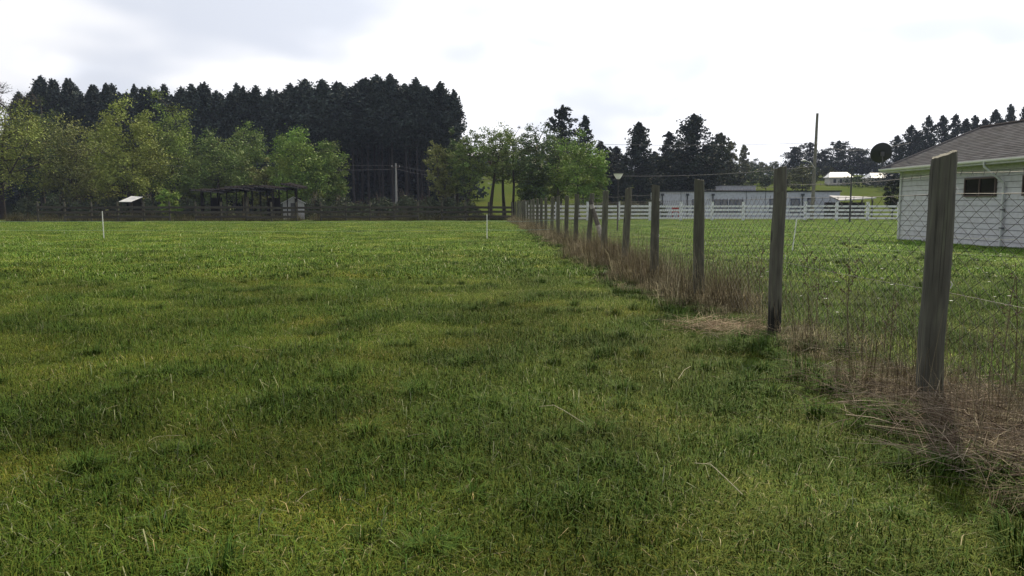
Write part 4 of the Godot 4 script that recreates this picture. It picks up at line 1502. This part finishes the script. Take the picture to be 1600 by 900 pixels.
func grasses() -> void:
	var greens := [Color(0.092, 0.138, 0.022), Color(0.114, 0.150, 0.024), Color(0.076, 0.124, 0.022), Color(0.140, 0.154, 0.030)]
	var near := []
	for k in 6: near.append(tuft(360, 0.32, 0.015, 0.072, 0.0032, 2.3, greens, 0.035))
	var far := []
	for k in 4: far.append(tuft(200, 0.50, 0.02, 0.075, 0.009, 2.2, greens, 0.03))
	var longs := []
	for k in 4: longs.append(tussock(130, 0.10, 0.06, 0.19, 0.0045, [Color(0.045, 0.090, 0.018), Color(0.055, 0.098, 0.020), Color(0.075, 0.105, 0.020)]))
	var field := thing("pasture_grass", "green grazed pasture grass with tussocks filling the foreground field", "grass")
	field.set_meta("kind", "stuff")
	var yard := thing("yard_grass", "short bright green grass of the yard right of the wire fence", "grass")
	yard.set_meta("kind", "stuff")
	var bins := {}
	# [first distance, last distance, density per square metre]
	for z in [[1.2, 7.0, 42.0], [7.0, 15.0, 30.0], [15.0, 32.0, 15.0], [32.0, 80.0, 6.0]]:
		var d0: float = z[0]
		var d1: float = z[1]
		var wide := 0.72
		var area := wide * (d1 * d1 - d0 * d0) + 4.0 * (d1 - d0)
		var total := int(area * z[2])
		for k in total:
			var d := sqrt(r(d0 * d0, d1 * d1))
			var x := r(-1.0, 1.0) * (wide * d + 2.0)
			if x > 16.9 + (35.0 - d) * 0.04 and d < 35.1: continue
			var fx := fence_x(d)
			var in_yard := x > fx + 0.5
			var near_fence := absf(x - fx + 0.1)
			if near_fence < 0.2 and rng.randf() < 0.3: continue
			var m := noise.get_noise_2d(x * 8.0, d * 8.0)
			var lush := noise.get_noise_2d(x * 26.0 + 300.0, d * 26.0)
			var dry := noise.get_noise_2d(x * 14.0 - 200.0, d * 14.0)
			var t := Color(1, 1, 1)
			t = mixed(t, Color(1.38, 1.14, 1.0), smoothstep(0.0, 0.45, dry) * 0.75)
			t = mixed(t, Color(0.58, 0.76, 0.80), smoothstep(0.02, 0.35, lush) * 0.8)
			t = shade(t, 1.04 + 0.60 * m + r(-0.2, 0.2))
			var size := r(0.8, 1.15) * (1.0 + 0.55 * smoothstep(0.05, 0.5, lush))
			var h := size * lerpf(0.75, 1.5, smoothstep(-0.2, 0.45, lush))
			t = shade(t, lerpf(0.74, 1.8, smoothstep(4.0, 32.0, d)))  # near dimness and far brightness of the light painted into the tint
			if in_yard:
				t = Color(t.r * 0.94, t.g * 1.06, t.b * 0.90)
				h *= 0.8
				if d < 20.0: h *= 1.25
			var kind: String
			if d < 16.0: kind = "n%d" % (rng.randi() % 6)
			else: kind = "f%d" % (rng.randi() % 4)
			if d < 30.0 and lush > 0.10 and rng.randf() < (0.20 if d < 15.0 else 0.18):
				kind = "t%d" % (rng.randi() % 4)
				t = shade(Color(1, 1, 1), r(0.8, 1.2))
				size = r(0.55, 1.05); h = size * r(0.7, 1.0)
			kind += "y" if in_yard else "p"
			if not bins.has(kind): bins[kind] = [[], []]
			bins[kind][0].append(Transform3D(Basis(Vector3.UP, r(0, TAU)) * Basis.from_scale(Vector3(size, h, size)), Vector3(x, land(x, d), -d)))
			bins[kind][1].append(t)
	for k in 420:        # ranker grass along the fence's foot
		var d := 3.0 + 40.0 * pow(rng.randf(), 1.7)
		var x := fence_x(d) - 0.45 + rng.randfn(0, 0.35)
		var name := "t%dp" % (rng.randi() % 4)
		if not bins.has(name): bins[name] = [[], []]
		bins[name][0].append(Transform3D(Basis(Vector3.UP, r(0, TAU)).scaled(Vector3.ONE * r(0.6, 1.25)), Vector3(x, land(x, d), -d)))
		bins[name][1].append(shade(Color(1, 1, 1), r(0.8, 1.5)))
	for k in bins:
		var n := int(String(k).substr(1, 1))
		var m: Mesh = near[n] if k[0] == "n" else (far[n] if k[0] == "f" else longs[n])
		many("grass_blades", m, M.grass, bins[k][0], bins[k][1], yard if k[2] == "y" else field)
	dead_grass()
	weeds()
	flecks()

func dead_grass() -> void:
	var cols := [Color(0.158, 0.132, 0.080), Color(0.250, 0.218, 0.132), Color(0.088, 0.071, 0.046), Color(0.40, 0.365, 0.230)]
	var tall := []
	for k in 4:
		var s := Shape.new()
		for z in 46:
			var a := r(0, TAU)
			var q := sqrt(rng.randf()) * 0.28
			s.blade(Vector3(cos(a) * q, 0, sin(a) * q), a + r(-1, 1), r(0.25, 0.95), r(0.05, 0.55), r(0.002, 0.0048), shade(cols[rng.randi() % 4], r(0.75, 1.2)), cols[rng.randi() % 4])
		for z in 40:
			var a := r(0, TAU)
			s.blade(Vector3(cos(a) * 0.2, 0, sin(a) * 0.2), a + r(-1, 1), r(0.12, 0.40), r(0.5, 1.4), 0.0042, cols[rng.randi() % 4], cols[rng.randi() % 4])
		tall.append(s.mesh())
	var matted := []
	for k in 4:
		var s := Shape.new()
		for z in 150:
			var a := r(0, TAU)
			var q := sqrt(rng.randf()) * 0.28
			s.blade(Vector3(cos(a) * q, 0, sin(a) * q), r(0, TAU), r(0.12, 0.38), r(0.5, 1.3), r(0.003, 0.006), shade(cols[rng.randi() % 4], r(0.6, 1.2)), cols[rng.randi() % 4])
		matted.append(s.mesh())
	var straw := []
	for k in 4:
		var s := Shape.new()
		for z in 34:
			var a := r(0, TAU)
			var p := Vector3(r(-0.3, 0.3), r(0.02, 0.16), r(-0.3, 0.3))
			var q := p + Vector3(cos(a), r(-0.15, 0.3), sin(a)) * r(0.2, 0.65)
			q.y = maxf(q.y, 0.01)
			s.strand(p, q, r(0.0, 0.07), r(0.003, 0.0055), shade(mixed(Color(0.15, 0.105, 0.075), Color(0.52, 0.47, 0.36), pow(rng.randf(), 1.4)), r(0.5, 1.15)))
		straw.append(s.mesh())
	var strip := thing("dead_grass", "brown dead grass and tangled straw along the foot of the wire fence", "dead grass")
	strip.set_meta("kind", "stuff")
	var bins := {}
	for k in 2000:
		var d := 2.2 + 75.0 * pow(rng.randf(), 1.6)
		var side := rng.randfn(0, 1.0)
		var kind := ""
		var patch := noise.get_noise_1d(d * 22.0)
		var off := 0.0
		var size := 1.0
		if d < 7.6:
			off = 0.12 + side * 0.25
			if rng.randf() < 0.55: continue
			kind = ["s", "s", "s", "m"][rng.randi() % 4]
			if rng.randf() < 0.03: kind = "t"
			size = r(0.5, 0.85)
			if d > 6.4: size *= 0.8
		elif d < 10.6:
			if rng.randf() < 0.72: continue
			off = -0.02 + side * 0.24
			kind = ["s", "m", "m", "t"][rng.randi() % 4]
			size = r(0.4, 0.8)
		else:
			off = -0.12 + side * 0.26 + 0.30 * patch
			if noise.get_noise_2d(d * 26.0, off * 20.0) < -0.08 and rng.randf() < 0.8: continue
			kind = "t" if rng.randf() < 0.62 else "m"
			size = r(0.35, 1.2) * (1.0 + 0.8 * patch)
		if d > 45.0: size *= 0.9
		var x := fence_x(d) + off
		var name := "%s%d" % [kind, rng.randi() % 4]
		if not bins.has(name): bins[name] = [[], []]
		var lean := Basis(Vector3(r(-1, 1), 0, r(-1, 1)).normalized(), r(0, 0.25))
		bins[name][0].append(Transform3D(lean * Basis(Vector3.UP, r(0, TAU)).scaled(Vector3.ONE * size), Vector3(x, land(x, d), -d)))
		bins[name][1].append(shade(Color(1, 1, 1).lerp(Color(1.0, 0.93, 0.90), rng.randf()), r(0.5, 1.4)))
	# the heap round the nearest post and the reddish clump by the third
	for q in [[FIRST, 14, 0.45, "m", 0.7], [FIRST, 30, 0.6, "s", 0.9], [FIRST - 1.0, 16, 0.45, "m", 0.8], [FIRST - 1.0, 26, 0.6, "s", 1.0], [FIRST - 1.7, 36, 0.6, "s", 1.0], [FIRST - 1.7, 22, 0.5, "m", 0.9], [FIRST + 0.4, 9, 0.5, "t", 0.8], [FIRST - 0.7, 8, 0.4, "t", 0.7], [11.6, 16, 0.16, "t", 1.05], [16.0, 30, 0.45, "t", 1.1], [19.0, 40, 0.5, "t", 1.1], [22.0, 36, 0.5, "t", 1.0]]:
		for k in q[1]:
			var d: float = q[0] + rng.randfn(0, q[2] * 0.6)
			var x: float = fence_x(d) + rng.randfn(-0.1, q[2] * 0.6)
			if q[0] == 11.6: x = fence_x(d) + 0.25 + rng.randfn(0, 0.08)
			var name := "%s%d" % [q[3], rng.randi() % 4]
			if not bins.has(name): bins[name] = [[], []]
			bins[name][0].append(Transform3D(Basis(Vector3.UP, r(0, TAU)).scaled(Vector3.ONE * q[4] * r(0.6, 1.0)), Vector3(x, land(x, d), -d)))
			bins[name][1].append(shade(Color(1, 0.92, 0.9), r(0.6, 1.1)))
	# thin standing stalks in and behind the wire
	var thin := []
	for k in 4:
		var s := Shape.new()
		for z in 16:
			var p := Vector3(r(-0.4, 0.4), 0, r(-0.4, 0.4))
			var e := p + Vector3(r(-0.16, 0.16), r(0.35, 1.05), r(-0.16, 0.16))
			s.strand(p, e, r(-0.02, 0.02), r(0.002, 0.0042), shade(mixed(Color(0.10, 0.080, 0.052), Color(0.30, 0.26, 0.16), rng.randf()), r(0.7, 1.2)))
		thin.append(s.mesh())
	for k in 150:
		var d := 3.5 + 26.0 * pow(rng.randf(), 1.3)
		var x := fence_x(d) + 0.28 + rng.randfn(0, 0.26)
		var name := "k%d" % (rng.randi() % 4)
		if not bins.has(name): bins[name] = [[], []]
		bins[name][0].append(Transform3D(Basis(Vector3.UP, r(0, TAU)).scaled(Vector3.ONE * r(0.7, 1.1)), Vector3(x, land(x, d), -d)))
		bins[name][1].append(shade(Color(1, 1, 1), r(0.7, 1.2)))
	# the pale flattened straw beside the second post
	for k in 15:
		var d := 9.1 + rng.randfn(0, 0.28)
		var x := fence_x(d) - 0.55 + rng.randfn(0, 0.22)
		var name := "s%d" % (rng.randi() % 4)
		bins[name][0].append(Transform3D(Basis(Vector3.UP, r(0, TAU)) * Basis.from_scale(Vector3(0.55, 0.5, 0.55)), Vector3(x, land(x, d) + 0.03, -d)))
		bins[name][1].append(Color(1.7, 1.55, 1.4))
	for k in bins:
		var n := int(String(k).substr(1, 1))
		var m: Mesh = thin[n] if k[0] == "k" else (tall[n] if k[0] == "t" else matted[n] if k[0] == "m" else straw[n])
		many("dead_grass_blades", m, M.dry, bins[k][0], bins[k][1], strip)
	# rough dead growth along the foot of the far fences
	var rough := thing("rough_growth", "dull brown-green rough growth along the foot of the far timber fence", "weeds")
	rough.set_meta("kind", "stuff")
	var where := []
	var tint := []
	for k in 620:
		var t := rng.randf()
		var d := lerpf(77.6, 71.5, t) + r(-0.3, 1.2)
		var x := lerpf(0.0, -46.0, t)
		where.append(Transform3D(Basis(Vector3.UP, r(0, TAU)).scaled(Vector3(1.6, r(0.7, 1.4), 1.6)), Vector3(x + r(-0.4, 0.4), 0, -d)))
		tint.append(mixed(Color(0.42, 0.50, 0.40), Color(0.75, 0.75, 0.65), rng.randf()))
	many("rough_blades", tall[0], M.dry, where, tint, rough)

func weeds() -> void:
	# dead stalks that stand in the wire between the nearest posts: px, base y, top y
	var list := [[1322, 560, 372, 1, "boldest dead weed stalk, with a cross-shaped head, between the two nearest posts"], [1262, 520, 384, 1, "bushy dead weed just right of the post with the blackened foot"], [1275, 512, 392, 0, "thin dead weed close beside the bushy one"], [1390, 580, 440, 0, "thin bent stalk left of the nearest post"], [1380, 560, 470, 0, "short stalk left of the bent one"], [1185, 500, 372, 1, "branching dead weed left of the post with the blackened foot"], [1168, 490, 384, 0, "slender dead weed between the second and third posts"], [1290, 545, 440, 0, "short dead stalk right of the bushy weed"], [1585, 620, 410, 0, "tall bare stalk right of the nearest post by the frame's edge"], [1560, 640, 430, 0, "bare leaning stalk right of the nearest post"], [1546, 600, 500, 0, "short stalk close behind the nearest post"], [1345, 570, 480, 0, "short reddish stalk right of the boldest weed"]]
	for q in list:
		var w: float = (450.0 - q[1]) / FOCAL
		var d: float = EYE / -((w * cos(TILT) - sin(TILT)) / (cos(TILT) + w * sin(TILT)))
		var p := at(q[0], q[1], d)
		var H: float = at(q[0], q[2], d).y
		var o := thing("dead_weed", q[4], "weed", Vector3(p.x, 0, -d), r(0, TAU), "dead weed stalks in the wire fence")
		var s := Shape.new()
		var brown := shade(Color(0.11, 0.075, 0.055), r(0.8, 1.3))
		var pts := []
		var rad := []
		var lx := r(-0.08, 0.08)
		for k in 7:
			var t := k / 6.0
			pts.append(Vector3(lx * t * t + r(-0.006, 0.006), H * t, r(-0.006, 0.006)))
			rad.append(0.0048 - 0.0028 * t)
		s.tube(pts, rad, 6, brown)
		part("stem", s.mesh(), M.dry, o)
		s = Shape.new()
		var heads := Shape.new()
		for k in (11 if q[3] else 5):
			var t := r(0.4, 0.98)
			var b := Vector3(lx * t * t, H * t, 0)
			var a := r(0, TAU)
			var e := b + Vector3(cos(a), r(0.3, 1.1), sin(a)) * r(0.07, 0.2) * (1.0 if q[3] else 0.5)
			s.tube([b, b.lerp(e, 0.5) + Vector3(0, -0.012, 0), e], [0.0026, 0.002, 0.0012], 4, brown, false)
			for z in (14 if q[3] else 6):
				var f := b.lerp(e, r(0.4, 1.0)) + Vector3(r(-1, 1), r(-1, 1), r(-1, 1)) * 0.014
				heads.leaf(f, Vector3(r(-1, 1), r(-1, 1), r(-1, 1)).normalized() * 0.011, Vector3(r(-1, 1), r(-1, 1), r(-1, 1)).normalized() * 0.007, shade(brown, r(0.7, 1.4)))
		part("branches", s.mesh(), M.dry, o)
		part("seed_heads", heads.mesh(), M.dry, o)

func flecks() -> void:
	# daisies in the yard
	var s := Shape.new()
	for k in 8:
		var a := TAU * k / 8.0
		var o := Vector3(cos(a), 0.15, sin(a))
		s.leaf(Vector3(0, 0.09, 0) + o * 0.014, o * 0.013, Vector3(-o.z, 0, o.x) * 0.006, Color(0.8, 0.8, 0.8))
	s.tube([Vector3(0, 0, 0), Vector3(0.004, 0.09, 0)], [0.0015, 0.0015], 3, Color(0.08, 0.12, 0.03), false)
	s.leaf(Vector3(0, 0.094, 0), Vector3(0.006, 0, 0), Vector3(0, 0, 0.006), Color(0.6, 0.45, 0.05))
	var where := []
	var tint := []
	for k in 420:
		var d := r(9, 40)
		var x := fence_x(d) + r(1.2, 17.0)
		if x > 16.8: continue
		if noise.get_noise_2d(x * 9.0, d * 9.0 + 70.0) < -0.05: continue
		where.append(Transform3D(Basis(Vector3.UP, r(0, TAU)).scaled(Vector3.ONE * r(0.8, 1.5)), Vector3(x, land(x, d), -d)))
		tint.append(Color(1, 1, 1))
	var daisies := thing("daisies", "tiny white daisies dotted through the yard grass", "flowers")
	daisies.set_meta("kind", "stuff")
	many("daisy_heads", s.mesh(), M.dry, where, tint, daisies)
	# loose pale stalks lying on the pasture
	var loose := thing("loose_straw", "loose pale stalks lying scattered on the pasture grass", "straw")
	loose.set_meta("kind", "stuff")
	var st := Shape.new()
	st.tube([Vector3(-0.2, 0.05, 0), Vector3(-0.02, 0.085, 0.02), Vector3(0.1, 0.09, 0.05), Vector3(0.22, 0.06, 0.04)], [0.0022, 0.0022, 0.002, 0.001], 4, Color(0.42, 0.38, 0.27), false)
	where = []
	tint = []
	for k in 130:
		var d := 2.6 + 14.0 * pow(rng.randf(), 1.4)
		var x := r(-0.7 * d, fence_x(d))
		if rng.randf() < 0.4: x = fence_x(d) - absf(rng.randfn(0, 0.9))
		where.append(Transform3D(Basis(Vector3.UP, r(0, TAU)) * Basis(Vector3(0, 0, 1), r(-0.15, 0.15)) * Basis.from_scale(Vector3.ONE * r(0.25, 0.6)), Vector3(x, land(x, d) + r(-0.02, 0.02), -d)))
		tint.append(shade(Color(1, 1, 1), r(0.6, 1.1)))
	for p in [Vector3(1.05, 0.03, -3.95), Vector3(0.32, 0.03, -5.2), Vector3(1.45, 0.02, -6.6)]:
		where.append(Transform3D(Basis(Vector3.UP, r(0, TAU)).scaled(Vector3.ONE * 1.1), p))
		tint.append(Color(1, 1, 1))
	many("straw_stalks", st.mesh(), M.dry, where, tint, loose)
